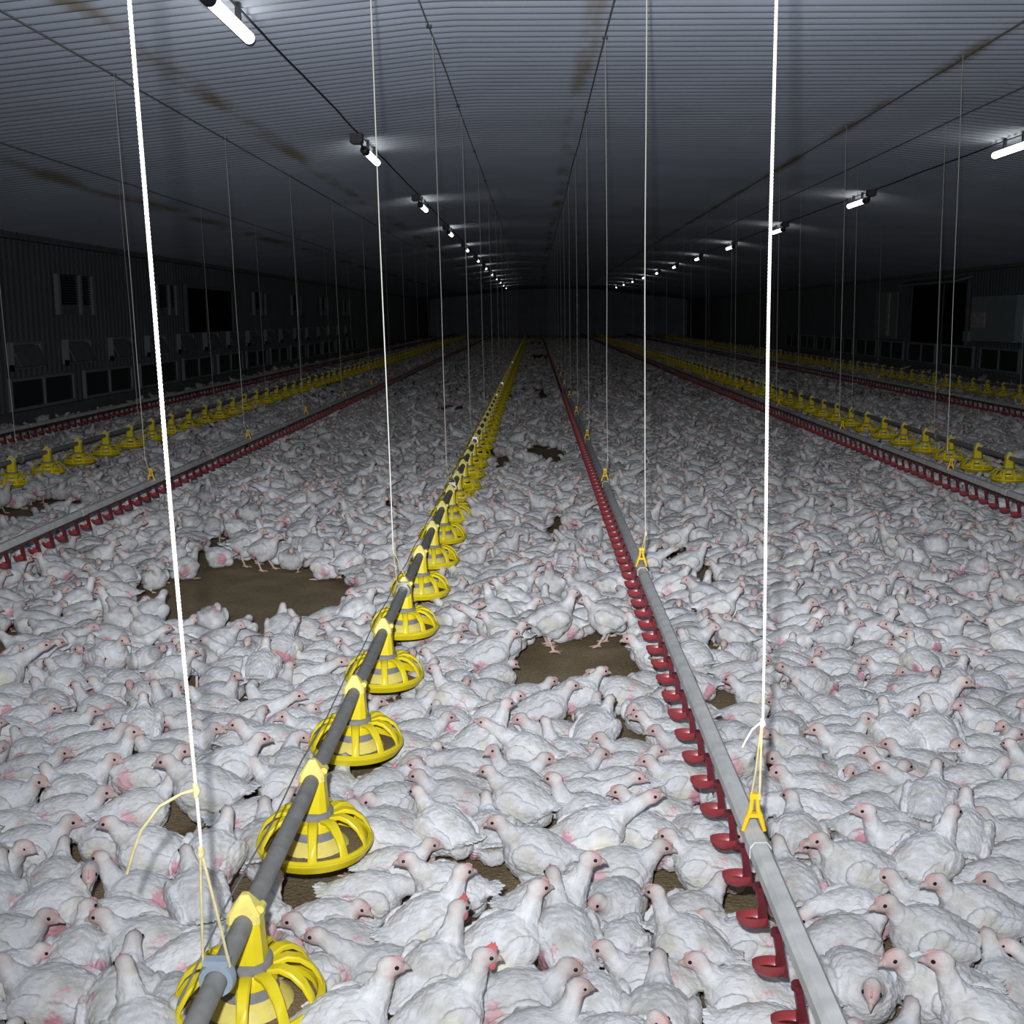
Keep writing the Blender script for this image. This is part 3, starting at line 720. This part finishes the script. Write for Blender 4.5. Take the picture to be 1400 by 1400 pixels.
            if r.random() < 0.6:
                ft = Vector((0.075, s*0.052, 0.010)); body.tube([(0.03, s*0.055, 0.016), ft], [0.010, 0.008], 7); legs.append((Vector((0.03, s*0.055, 0.016)), ft))
                for a, ln in ((0, .05), (34*s, .042), (-34*s, .042)):
                    aa = math.radians(a); d = Vector((math.cos(aa), math.sin(aa), 0)); body.tube([ft, ft+d*ln], [0.0075, 0.0045], 7); legs.append((ft, ft+d*ln))
    # one continuous skin
    me = bpy.data.meshes.new('tmp'); me.from_pydata(body.v, [], body.f)
    bm = bmesh.new(); bm.from_mesh(me); bmesh.ops.recalc_face_normals(bm, faces=bm.faces); bm.to_mesh(me); bm.free()
    o = bpy.data.objects.new('tmp', me); COL.objects.link(o)
    md = o.modifiers.new('r', 'REMESH'); md.mode = 'VOXEL'; md.voxel_size = 0.0042
    sm = o.modifiers.new('s', 'SMOOTH'); sm.factor = 0.5; sm.iterations = 4
    dg = bpy.context.evaluated_depsgraph_get(); dg.update()
    m2 = bpy.data.meshes.new_from_object(o.evaluated_get(dg)); bpy.data.objects.remove(o)
    nv = len(m2.vertices); co = np.empty(nv*3, np.float32); m2.vertices.foreach_get('co', co); co = co.reshape(-1, 3)
    no = np.empty(nv*3, np.float32); m2.vertices.foreach_get('normal', no); no = no.reshape(-1, 3)
    # feather relief: staggered overlapping vanes running back, finer on the neck, none on face and feet
    dh = np.linalg.norm(co-np.array(HC), axis=1)
    dl = np.full(nv, 9.0)
    for a, b in legs:
        a, b = np.array(a), np.array(b); ab = b-a; t = np.clip(((co-a)@ab)/(ab@ab), 0, 1); dl = np.minimum(dl, np.linalg.norm(co-(a+t[:, None]*ab), axis=1))
    fe = smooth01((dh-0.030)/0.025)*smooth01((dl-0.012)/0.015)
    ang = np.arctan2(co[:, 2]-zb, co[:, 1])*0.085
    u, v = -co[:, 0]/0.034, ang/0.024
    row = np.floor(u+0.35*np.sin(v*2*PI*0.37)); fr = (u+0.35*np.sin(v*2*PI*0.37))-row
    vv = (v+0.5*(row % 2)) % 1.0
    vane = (fr**1.5)*np.sqrt(np.clip(1-(2*vv-1)**2*0.8, 0, 1))
    nz = np.array([mnoise.noise(Vector((float(p[0])*38+seed, float(p[1])*55, float(p[2])*55))) for p in co])
    nz2 = np.array([mnoise.noise(Vector((float(p[0])*90, float(p[1])*150+seed, float(p[2])*150))) for p in co])
    co = co+no*(fe*(0.0030*(vane-0.45)+0.0026*nz+0.0016*nz2))[:, None]
    if not st: co[:, 2] = np.maximum(co[:, 2], 0.001)
    # plumage and skin colours
    nz3 = np.array([mnoise.noise(Vector((float(p[0])*14+seed*3, float(p[1])*14, float(p[2])*14))) for p in co])
    C = np.tile(np.array([0.76, 0.765, 0.785]), (nv, 1))
    def mixc(c, f): C[:] = C*(1-f[:, None])+np.array(c)*f[:, None]
    wing = smooth01(1.25-((co[:, 0]+0.01)/0.075)**2-((co[:, 2]-zb-0.02)/0.055)**2)*smooth01((np.abs(co[:, 1])-0.055)/0.03)
    mixc((0.76, 0.72, 0.56), np.clip(nz3*1.3, 0, 1)*0.35*fe)
    mixc((0.80, 0.765, 0.62), wing*np.clip(0.35+nz3*0.9, 0, 1)*0.6*fe)
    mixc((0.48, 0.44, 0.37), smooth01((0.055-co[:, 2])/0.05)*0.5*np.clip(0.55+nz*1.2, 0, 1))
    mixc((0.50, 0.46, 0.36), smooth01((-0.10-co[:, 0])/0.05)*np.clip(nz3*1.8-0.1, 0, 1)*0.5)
    mixc((0.55, 0.54, 0.52), np.clip(nz3*1.6-0.15+nz*0.5, 0, 1)*smooth01((co[:, 2]-zb-0.02)/0.05)*0.55*fe)   # blotchy grey upper backs: soiling plus top-side shading put into the colour
    if r.random() < 0.85:   # bare rubbed patch low on the flank behind the wing
        for s in (-1, 1):
            if r.random() < 0.8:
                pc = np.array(T(-0.080+r.uniform(-.018, .03), s*0.080, -0.004+r.uniform(-.014, .016)))
                dd = np.linalg.norm((co-pc)*np.array([1.25, 0.6, 0.8]), axis=1)
                mixc((0.72, 0.31, 0.38), smooth01((0.049+0.024*nz3+0.014*nz2-dd)/0.016)*r.uniform(0.6, 1.0))
    fwd = (co-np.array(HC))@np.array(hd)
    mixc((0.66, 0.55, 0.49), smooth01((0.048-dh)/0.014)*0.45)
    mixc((0.62, 0.40, 0.385), smooth01((0.042-dh)/0.010)*smooth01((fwd+0.016)/0.028)*0.72)
    mixc((0.74, 0.52, 0.43), smooth01((0.016-dl)/0.006)*0.9)
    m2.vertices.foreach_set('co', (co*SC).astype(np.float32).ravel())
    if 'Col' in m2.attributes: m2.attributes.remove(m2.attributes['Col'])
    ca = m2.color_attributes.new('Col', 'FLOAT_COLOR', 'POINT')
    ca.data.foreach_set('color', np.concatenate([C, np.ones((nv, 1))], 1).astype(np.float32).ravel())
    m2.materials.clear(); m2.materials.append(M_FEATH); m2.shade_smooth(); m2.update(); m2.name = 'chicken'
    # loose parts: eyes, beak, comb
    parts = []
    Hs = HC*SC
    for s in (-1, 1):
        e = MB(); ellipsoid(e, Hs+(hd*0.012+hs*s*0.0216+hu*0.006)*SC, (0.0048, 0.0032, 0.0046), hrot, 10, 7)
        parts.append(('eye', e.mesh('eye', M_EYE, 180)))
    bk = MB(); rg = []
    for t, rw, rh, dz in ((0, .0085, .0095, 0), (.4, .0070, .0078, -.0002), (.75, .0042, .0050, -.0022), (1, .0010, .0014, -.0062)):
        c = Hs+(hd*(0.034+0.021*t)+hu*(-0.003+dz))*SC
        rg.append([tuple(c+(hs*rw*math.cos(2*PI*i/10)+hu*rh*math.sin(2*PI*i/10))*SC) for i in range(10)])
    bk.rings(rg); parts.append(('beak', bk.mesh('beak', M_BEAK, 180)))
    cs = P.get('comb', 0.75)
    cm = MB(); up, dn = [], []
    for i in range(9):
        t = i/8; x = 0.030-0.036*t; h = (0.0035+0.0075*math.sin(PI*min(1, t*1.1+0.1))*(0.75+0.25*math.cos(t*8*PI)))*cs
        zb_ = 0.0205-0.35*abs(t-0.6)*0.02
        c0 = Hs+(hd*x+hu*(zb_-0.003))*SC; c1 = Hs+(hd*x+hu*(zb_+h))*SC
        w_ = 0.0030*SC
        up.append([tuple(c0+hs*w_), tuple(c1+hs*w_*0.45), tuple(c1-hs*w_*0.45), tuple(c0-hs*w_)])
    cm.rings(up); parts.append(('comb', cm.mesh('comb', M_COMB if cs > 1 else M_COMBP, 50)))
    if cs > 1:
        wt = MB()
        for s in (-1, 1): ellipsoid(wt, Hs+(hd*0.024+hs*s*0.008-hu*0.020)*SC, (0.008, 0.004, 0.012), hrot, 10, 7)
        parts.append(('wattle', wt.mesh('wattle', M_COMB, 180)))
    return dict(mesh=m2, parts=parts, H=np.array(Hs), hd=np.array(hd), hs=np.array(hs), hu=np.array(hu), red=cs > 1, stand=st)
BIRDS = {k: build_bird(k, i+1) for i, k in enumerate(POSES)}
KEYS = list(POSES)

def lod(b, target):
    o = bpy.data.objects.new('tmp', b['mesh']); COL.objects.link(o)
    d = o.modifiers.new('d', 'DECIMATE'); d.ratio = target/len(b['mesh'].vertices); d.use_collapse_triangulate = True
    dg = bpy.context.evaluated_depsgraph_get(); dg.update()
    m = bpy.data.meshes.new_from_object(o.evaluated_get(dg)); bpy.data.objects.remove(o)
    m.calc_loop_triangles(); n = len(m.vertices)
    co = np.empty(n*3, np.float32); m.vertices.foreach_get('co', co); co = co.reshape(-1, 3)
    tr = np.empty(len(m.loop_triangles)*3, np.int32); m.loop_triangles.foreach_get('vertices', tr); tr = tr.reshape(-1, 3)
    c = np.empty(n*4, np.float32); m.color_attributes['Col'].data.foreach_get('color', c); c = c.reshape(-1, 4)[:, :3]
    bpy.data.meshes.remove(m)
    H, hd, hs, hu = b['H'], b['hd'], b['hs'], b['hu']
    V, T_, Cc = [co], [tr], [c]; off = n
    if target > 120:
        for s in (-1, 1):
            e = H+(hd*0.012+hs*s*0.0216+hu*0.006)*SC; q = 0.0052*SC
            V.append(np.array([e+hd*q, e-hd*q, e+hs*q*.7, e-hs*q*.7, e+hu*q, e-hu*q]))
            T_.append(np.array([(0, 2, 4), (2, 1, 4), (1, 3, 4), (3, 0, 4), (2, 0, 5), (1, 2, 5), (3, 1, 5), (0, 3, 5)])+off); off += 6
            Cc.append(np.full((6, 3), 0.012))
        bs = H+(hd*0.032-hu*0.003)*SC; q = 0.009*SC
        V.append(np.array([bs+hs*q, bs+hu*q, bs-hs*q, bs-hu*q, H+(hd*0.053-hu*0.009)*SC]))
        T_.append(np.array([(0, 1, 4), (1, 2, 4), (2, 3, 4), (3, 0, 4)])+off); off += 5; Cc.append(np.tile([0.62, 0.45, 0.36], (5, 1)))
        if b['red']:
            V.append(np.array([H+(hd*0.03+hu*0.016)*SC, H+(hd*0.012+hu*0.045)*SC, H+(-hd*0.012+hu*0.018)*SC, H+(hd*0.01+hs*0.006+hu*0.02)*SC, H+(hd*0.01-hs*0.006+hu*0.02)*SC]))
            T_.append(np.array([(0, 1, 3), (1, 2, 3), (0, 4, 1), (1, 4, 2)])+off); off += 5; Cc.append(np.tile([0.7, 0.17, 0.18], (5, 1)))
    return np.concatenate(V).astype(np.float32), np.concatenate(T_).astype(np.int32), np.concatenate(Cc).astype(np.float32)
LOD1 = {k: lod(b, 800) for k, b in BIRDS.items()}
LOD2 = {k: lod(b, 210) for k, b in BIRDS.items()}
LOD3 = {k: lod(b, 44) for k, b in BIRDS.items()}

# where the birds of the foreground sit in the place: body centre, heading (0 = right, 90 = away), pose
NEAR = """95,1378,180,m 190,1372,95,m 110,1308,80,m3 190,1315,170,m 190,1252,180,v 66,1268,60,b2 160,1268,0,l 2,1302,0,m 28,1338,40,l2 20,1235,100,m
55,1215,90,m 255,1232,120,s 240,1325,20,m 500,1240,10,l 560,1270,30,u 612,1215,180,s 485,1302,180,m 428,1274,10,l2 535,1352,175,r 468,1402,25,u
605,1325,60,c 650,1362,20,c 662,1396,10,m 715,1404,10,v 703,1276,30,u 770,1262,10,u 775,1322,130,u 835,1252,250,l2 860,1302,60,l 800,1378,110,l
905,1352,188,m 868,1398,90,m 915,1286,130,u 926,1262,40,u 1015,1266,170,s 1022,1332,165,c 1090,1350,100,m 1098,1222,100,m 1165,1246,190,l 1268,1280,185,s
1172,1312,20,m 1256,1365,180,s 1163,1362,285,l2 1345,1256,180,s 1245,1222,160,m 1345,1402,150,u 1390,1362,95,m 1338,1212,0,m 1398,1236,170,m 1003,1042,0,m
1085,1030,180,s 1127,1058,185,m 1155,1062,250,l2 1135,1092,180,m 1110,1125,175,l 1060,1090,90,m 1098,1160,90,m2 1165,1202,190,m 1197,1185,170,s 1185,1113,10,m
1177,1086,20,m 1186,1142,0,l 1266,1166,180,v 1205,1035,180,m 1222,1060,180,m 1226,1015,100,s 1266,1024,90,s 1255,1056,170,m 1280,1086,170,r 1340,1035,0,m
1325,1056,170,m2 1310,1084,10,m 1290,1113,60,s 1325,1150,75,s 1355,1108,0,m 1362,1131,0,r 1385,1156,160,m 1252,1192,20,u 1372,1190,0,m 760,1018,180,m
770,1048,150,v 695,1058,10,m 865,1030,175,m 820,1008,60,s 920,1022,170,m 948,1032,180,m 850,1048,10,m 925,1078,180,m 930,1052,180,l2 785,1068,0,m
838,1075,180,l 885,1105,170,m 828,1140,15,f 785,1128,170,v 797,1092,0,r 735,1165,175,s 955,1165,165,s 890,1167,150,l 845,1204,5,m 978,1092,270,l2
985,1127,200,l 575,1035,180,m 575,1013,10,m 615,1042,30,m 640,1020,30,u 712,1030,170,f 625,1070,180,m 640,1060,170,l 620,1093,170,m 713,1106,180,s
600,1126,150,s 540,1150,170,m 525,1190,10,m 650,1170,90,m 495,1072,20,m 545,1058,60,l2 515,1095,250,l2 255,1036,5,m 316,1026,60,m 375,1022,180,m
355,1058,15,s 325,1060,180,l 262,1090,180,s 405,1085,180,m 460,1080,80,m 340,1125,10,m 295,1166,70,s2 410,1192,70,u 460,1186,180,l 335,1178,90,m
50,1062,5,m 90,1092,150,m3 100,1020,0,m 120,1040,10,m 150,1050,10,v 120,1076,10,m 185,1060,10,m 105,1128,10,m 30,1142,180,m 40,1182,20,m 130,1166,180,l
195,1120,30,m 226,1172,180,s 0,1185,0,m 10,1100,0,m 235,1040,180,m 716,884,20,s 772,868,8,u 670,888,10,s 848,884,180,s 846,850,178,m 362,914,90,s
388,862,95,s 420,872,150,m 785,948,20,s 852,950,178,m 700,955,10,m 730,968,12,s 560,985,10,m 480,985,15,m 300,975,170,m 620,905,10,m 590,900,15,m""".split()
pts = []
for q in NEAR:
    x, y, h, k = q.split(','); st = BIRDS[k]['stand']
    p = at_z(float(x), float(y), 0.145 if st else 0.075)
    pts.append((p[0], p[1], math.radians(float(h)+rng.normal(0, 4)), k, 1))
# bare ground left open in the flock: centre pixel, half width, half depth in pixels
BARE = [(330, 812, 125, 30), (425, 822, 90, 22), (300, 755, 25, 8), (790, 908, 98, 20), (748, 624, 26, 10), (690, 634, 14, 6), (760, 728, 18, 11), (952, 782, 9, 18), (672, 1245, 36, 62),
        (1036, 1218, 24, 34), (872, 1022, 22, 10), (742, 538, 12, 8), (725, 531, 40, 3), (735, 552, 14, 3), (738, 486, 24, 6), (742, 475, 10, 3), (735, 468, 20, 3), (415, 1245, 28, 26), (938, 1226, 20, 14),
        (975, 960, 18, 18), (305, 1058, 16, 20), (760, 962, 18, 9), (1325, 1380, 18, 26), (78, 698, 58, 12), (745, 1372, 24, 22), (545, 700, 14, 7), (1240, 1150, 16, 20), (1262, 1180, 10, 14), (480, 1390, 26, 18), (620, 560, 20, 3), (1020, 905, 14, 8), (150, 1210, 34, 9), (20, 892, 20, 8), (868, 1092, 12, 8), (1130, 1160, 10, 10), (905, 760, 10, 6)]
bare = []
for x, y, a, b in BARE:
    c = at_z(x, y, 0); ex = abs(at_z(x+a, y, 0)[0]-c[0]); y0_, y1_ = at_z(x, y-b, 0)[1]+0.03, min(at_z(x, y+b, 0.12)[1]-0.04, at_z(x, y+b, 0)[1]-0.08)
    if y < 560: ex, y0_ = ex*0.55, y0_*0.55+y1_*0.45
    bare.append((c[0], (y0_+y1_)/2, ex, (y0_-y1_)/2))
def in_bare(X, Y, k=1.0):
    r_ = np.zeros(len(X), bool)
    for cx, cy, ex, ey in bare: r_ |= ((X-cx)/(ex+0.04))**2+((Y-cy)/(ey+0.04))**2 < k
    return r_
NEAR_Y = 11.0
SP = 0.188
cand = []
yy = 1.7; j = 0
while yy < NEAR_Y:
    hw = yy*0.47+1.5
    xx = max(XL+0.3, -hw)+(SP/2 if j % 2 else 0)
    while xx < min(hw, XR-0.3): cand.append((xx, yy)); xx += SP
    yy += SP*0.866; j += 1
cand = np.array(cand)+rng.normal(0, 0.035, (len(cand), 2))
cand = cand[~in_bare(cand[:, 0], cand[:, 1])]
A = np.array([(p[0], p[1]) for p in pts])
d = np.sqrt(((cand[:, None, :]-A[None])**2).sum(-1)).min(1)
cand = cand[d > 0.155]
wts = {'m': 9, 'm2': 4, 'm3': 4, 'l': 4, 'l2': 5, 'v': 2, 'b': 1, 'b2': 1, 'r': 3, 's': 5, 's2': 2, 'u': 1.0, 'u2': .6, 'u3': .6, 'c': .25, 'p': .6, 'f': 1}
wk = np.array([wts[k] for k in KEYS]); wk = wk/wk.sum()
wf = wk*np.array([{'l2': 3.0, 'l': 1.8, 's': 0.5, 's2': 0.5, 'u': 0.3, 'u2': 0.3, 'u3': 0.3, 'v': 0.5, 'r': 0.5, 'f': 0.3, 'p': 0.3}.get(k, 1.0) for k in KEYS]); wf = wf/wf.sum()
for c in cand:
    h = rng.choice([0, PI])+rng.normal(0, 0.7) if rng.random() < 0.7 else rng.uniform(0, 2*PI)
    pts.append((c[0], c[1], h, KEYS[rng.choice(len(KEYS), p=wk)], 0))
# settle the foreground birds so that bodies press together without passing through one another
n = len(pts); X = np.array([[p[0], p[1]] for p in pts], np.float32); TH = np.array([p[2] for p in pts], np.float32); FX = np.array([p[4] for p in pts], bool)
pans_xy = np.array([(q[1], q[2]) for q in PANS if q[2] < NEAR_Y+1], np.float32)
mob = np.where(FX, 0.35, 1.0)[:, None].astype(np.float32)
for it in range(30):
    dirv = np.stack([np.cos(TH), np.sin(TH)], 1)
    order = np.argsort(X[:, 1]); push = np.zeros_like(X); tq = np.zeros(n, np.float32)
    Xs, Ds = X[order], dirv[order]; ysort = Xs[:, 1]
    for b0_ in range(0, n, 400):
        i1 = min(n, b0_+400); lo, hi = np.searchsorted(ysort, ysort[b0_]-0.36), np.searchsorted(ysort, ysort[i1-1]+0.36)
        for sa in (-1, 1):
            Pa = Xs[b0_:i1]+Ds[b0_:i1]*0.047*sa
            for sb in (-1, 1):
                Pb = Xs[lo:hi]+Ds[lo:hi]*0.047*sb
                dv = Pa[:, None]-Pb[None]; dist = np.sqrt((dv**2).sum(-1))+1e-6
                ov = np.clip(0.139-dist, 0, None); idx = np.arange(b0_, i1); ov[np.arange(i1-b0_), idx-lo] = 0
                f = (dv/dist[..., None]*ov[..., None]).sum(1)*0.28
                push[order[idx]] += f
                tq[order[idx]] += (Ds[b0_:i1, 0]*f[:, 1]-Ds[b0_:i1, 1]*f[:, 0])*sa*2.0
    X += push*mob; TH += np.clip(tq, -0.2, 0.2)*mob[:, 0]
    dp = X[:, None]-pans_xy[None]; dd = np.sqrt((dp**2).sum(-1))+1e-6
    X += (dp/dd[..., None]*np.clip(0.225-dd, 0, None)[..., None]).sum(1)
    for cx, cy, ex, ey in bare:
        q = np.stack([(X[:, 0]-cx)/(ex+0.03), (X[:, 1]-cy)/(ey+0.03)], 1); rr = np.sqrt((q**2).sum(1))+1e-6
        ins = rr < 1; kf = np.where(FX[ins], 0.12, 0.5)
        X[ins, 0] += q[ins, 0]/rr[ins]*(1-rr[ins])*ex*kf; X[ins, 1] += q[ins, 1]/rr[ins]*(1-rr[ins])*ey*kf
KP = [p[3] for p in pts]
for i in range(n):     # no raised heads under the pipe and the rail
    if KP[i] in ('u', 'u2', 'u3', 'c', 'f', 's', 's2', 'v'):
        hx = X[i, 0]+math.cos(TH[i])*0.12
        for lx in (-0.63, 0.55):
            if abs(X[i, 0]-lx) < 0.13 or abs(hx-lx) < 0.07: KP[i] = 'm' if KP[i] != 'v' else 'l2'
SCL = (rng.normal(1.0, 0.05, n)+np.where(FX, 0.05, 0)).clip(0.88, 1.14)
# the 300 birds that show largest become things of their own
px, py, zc = proj(np.stack([X[:, 0], X[:, 1], np.array([0.22 if BIRDS[k]['stand'] else 0.14 for k in KP])], 1))
inview = (px > -18) & (px < 1418) & (py < 1400) & (zc > 0.5)
rank = np.where(inview, zc, 1e9).argsort()[:300]
single = np.zeros(n, bool); single[rank] = True
def facing(th):
    a = math.degrees(th) % 360
    return 'right' if a < 40 or a >= 320 else 'away' if a < 140 else 'left' if a < 220 else 'the camera'
POST = {'m': 'sitting', 'm2': 'sitting', 'm3': 'sitting', 'l': 'sitting head-down', 'l2': 'sitting hunched', 'v': 'sitting alert', 'b': 'sitting', 'b2': 'sitting', 'r': 'neck-stretched', 's': 'standing', 's2': 'standing',
        'u': 'standing tall', 'u2': 'standing tall', 'u3': 'standing tall', 'c': 'red-combed', 'p': 'pecking', 'f': 'neck-stretched'}
bins = {}
for i in rank:
    zone = 'left' if X[i, 0] < -0.63 else ('mid' if X[i, 0] < 0.55 else 'right')
    bins.setdefault((zone, max(1, int(round((X[i, 1]-2.31)/0.77))+1)), []).append(i)
GRP = {'left': 'white chickens left of the middle feed pipe', 'mid': 'white chickens between feed pipe and drinker rail', 'right': 'white chickens right of the middle drinker rail'}
for (zone, band), ids in sorted(bins.items()):
    ids.sort(key=lambda i: (-X[i, 0] if zone == 'left' else X[i, 0]))
    for j_, i in enumerate(ids):
        b = BIRDS[KP[i]]; o = link('chicken', b['mesh'])
        s = float(SCL[i]); o.scale = (s, s, s); o.location = (float(X[i, 0]), float(X[i, 1]), 0.0); o.rotation_euler = (0, 0, float(TH[i]))
        for nm, me in b['parts']: link(nm, me, o)
        head = '%s white chicken facing %s' % (POST[KP[i]], facing(TH[i]))
        where = {'left': '%s leftward from feed pipe' % ordinal(j_+1), 'mid': '%s rightward from feed pipe' % ordinal(j_+1), 'right': '%s rightward from drinker rail' % ordinal(j_+1)}[zone]
        tag(o, '%s, %s, by %s pan' % (head, where, ordinal(band)), 'chicken', GRP[zone])

# the rest of the flock, thousands of birds back to the end wall: one object
FV, FT, FC = [], [], []; voff = 0
def put(lodset, key, x, y, th, s, shade):
    global voff
    V, T_, Cc = lodset[key]; c, sn = math.cos(th)*s, math.sin(th)*s
    q = np.empty_like(V); q[:, 0] = V[:, 0]*c-V[:, 1]*sn+x; q[:, 1] = V[:, 0]*sn+V[:, 1]*c+y; q[:, 2] = V[:, 2]*s
    FV.append(q); FT.append(T_+voff); FC.append(Cc*shade); voff += len(V)
for i in range(n):
    if not single[i]: put(LOD1, KP[i], X[i, 0], X[i, 1], TH[i], SCL[i], rng.uniform(0.84, 1.04))
PANY = {f[0]: [q[2] for q in PANS if q[0] == f[0]] for f in FEED}
yy = NEAR_Y+0.1; j = 0
while yy < YF-0.4:
    sp = 0.190 if yy < 22 else (0.215 if yy < 40 else 0.255)
    hw = yy*0.47+1.2
    x0, x1 = max(XL+0.25, -hw), min(hw, XR-0.25)
    row = np.arange(x0+(sp/2 if j % 2 else 0), x1, sp); row = row+rng.normal(0, 0.035, len(row)); yr = yy+rng.normal(0, 0.04, len(row))
    keep = ~in_bare(row, yr)
    # narrow walked gaps and thin spots
    keep &= np.array([mnoise.noise(Vector((float(a)*0.9, float(b_)*0.9, 4))) > -0.52 for a, b_ in zip(row, yr)])
    for a, b_, kp in zip(row, yr, keep):
        if not kp: continue
        if any(abs(a-q[1]) < 0.26 and min(((b_+0.06-q0)*1.0)**2+(a-q[1])**2 for q0 in PANY[q[0]]) < 0.27**2 for q in FEED): continue
        if (a < -6.6 and rng.random() < min(1, (-6.6-a)/1.1)) or (a > 10.0 and rng.random() < min(1, (a-10.0)/1.3)): continue
        th = rng.choice([0, PI])+rng.normal(0, 0.8) if rng.random() < 0.6 else rng.uniform(0, 2*PI)
        k = KEYS[rng.choice(len(KEYS), p=wf)]
        put(LOD2 if yy < 21 else LOD3, k, a, b_, th, rng.uniform(0.9, 1.1), rng.uniform(0.80, 1.04))
    yy += sp*0.866; j += 1
V = np.concatenate(FV); T_ = np.concatenate(FT); Cc = np.concatenate(FC)
me = bpy.data.meshes.new('flock'); me.vertices.add(len(V)); me.loops.add(len(T_)*3); me.polygons.add(len(T_))
me.vertices.foreach_set('co', V.ravel()); me.loops.foreach_set('vertex_index', T_.ravel())
me.polygons.foreach_set('loop_start', np.arange(0, len(T_)*3, 3, dtype=np.int32))
me.update(); me.shade_smooth()
ca = me.color_attributes.new('Col', 'FLOAT_COLOR', 'POINT')
ca.data.foreach_set('color', np.concatenate([Cc, np.ones((len(Cc), 1), np.float32)], 1).ravel())
me.materials.append(M_FLOCK)
tag(link('chicken_flock', me), 'dense flock of white chickens covering the floor back to the end wall', 'chickens', kind='stuff')
print('birds', n, 'flock verts', len(V))
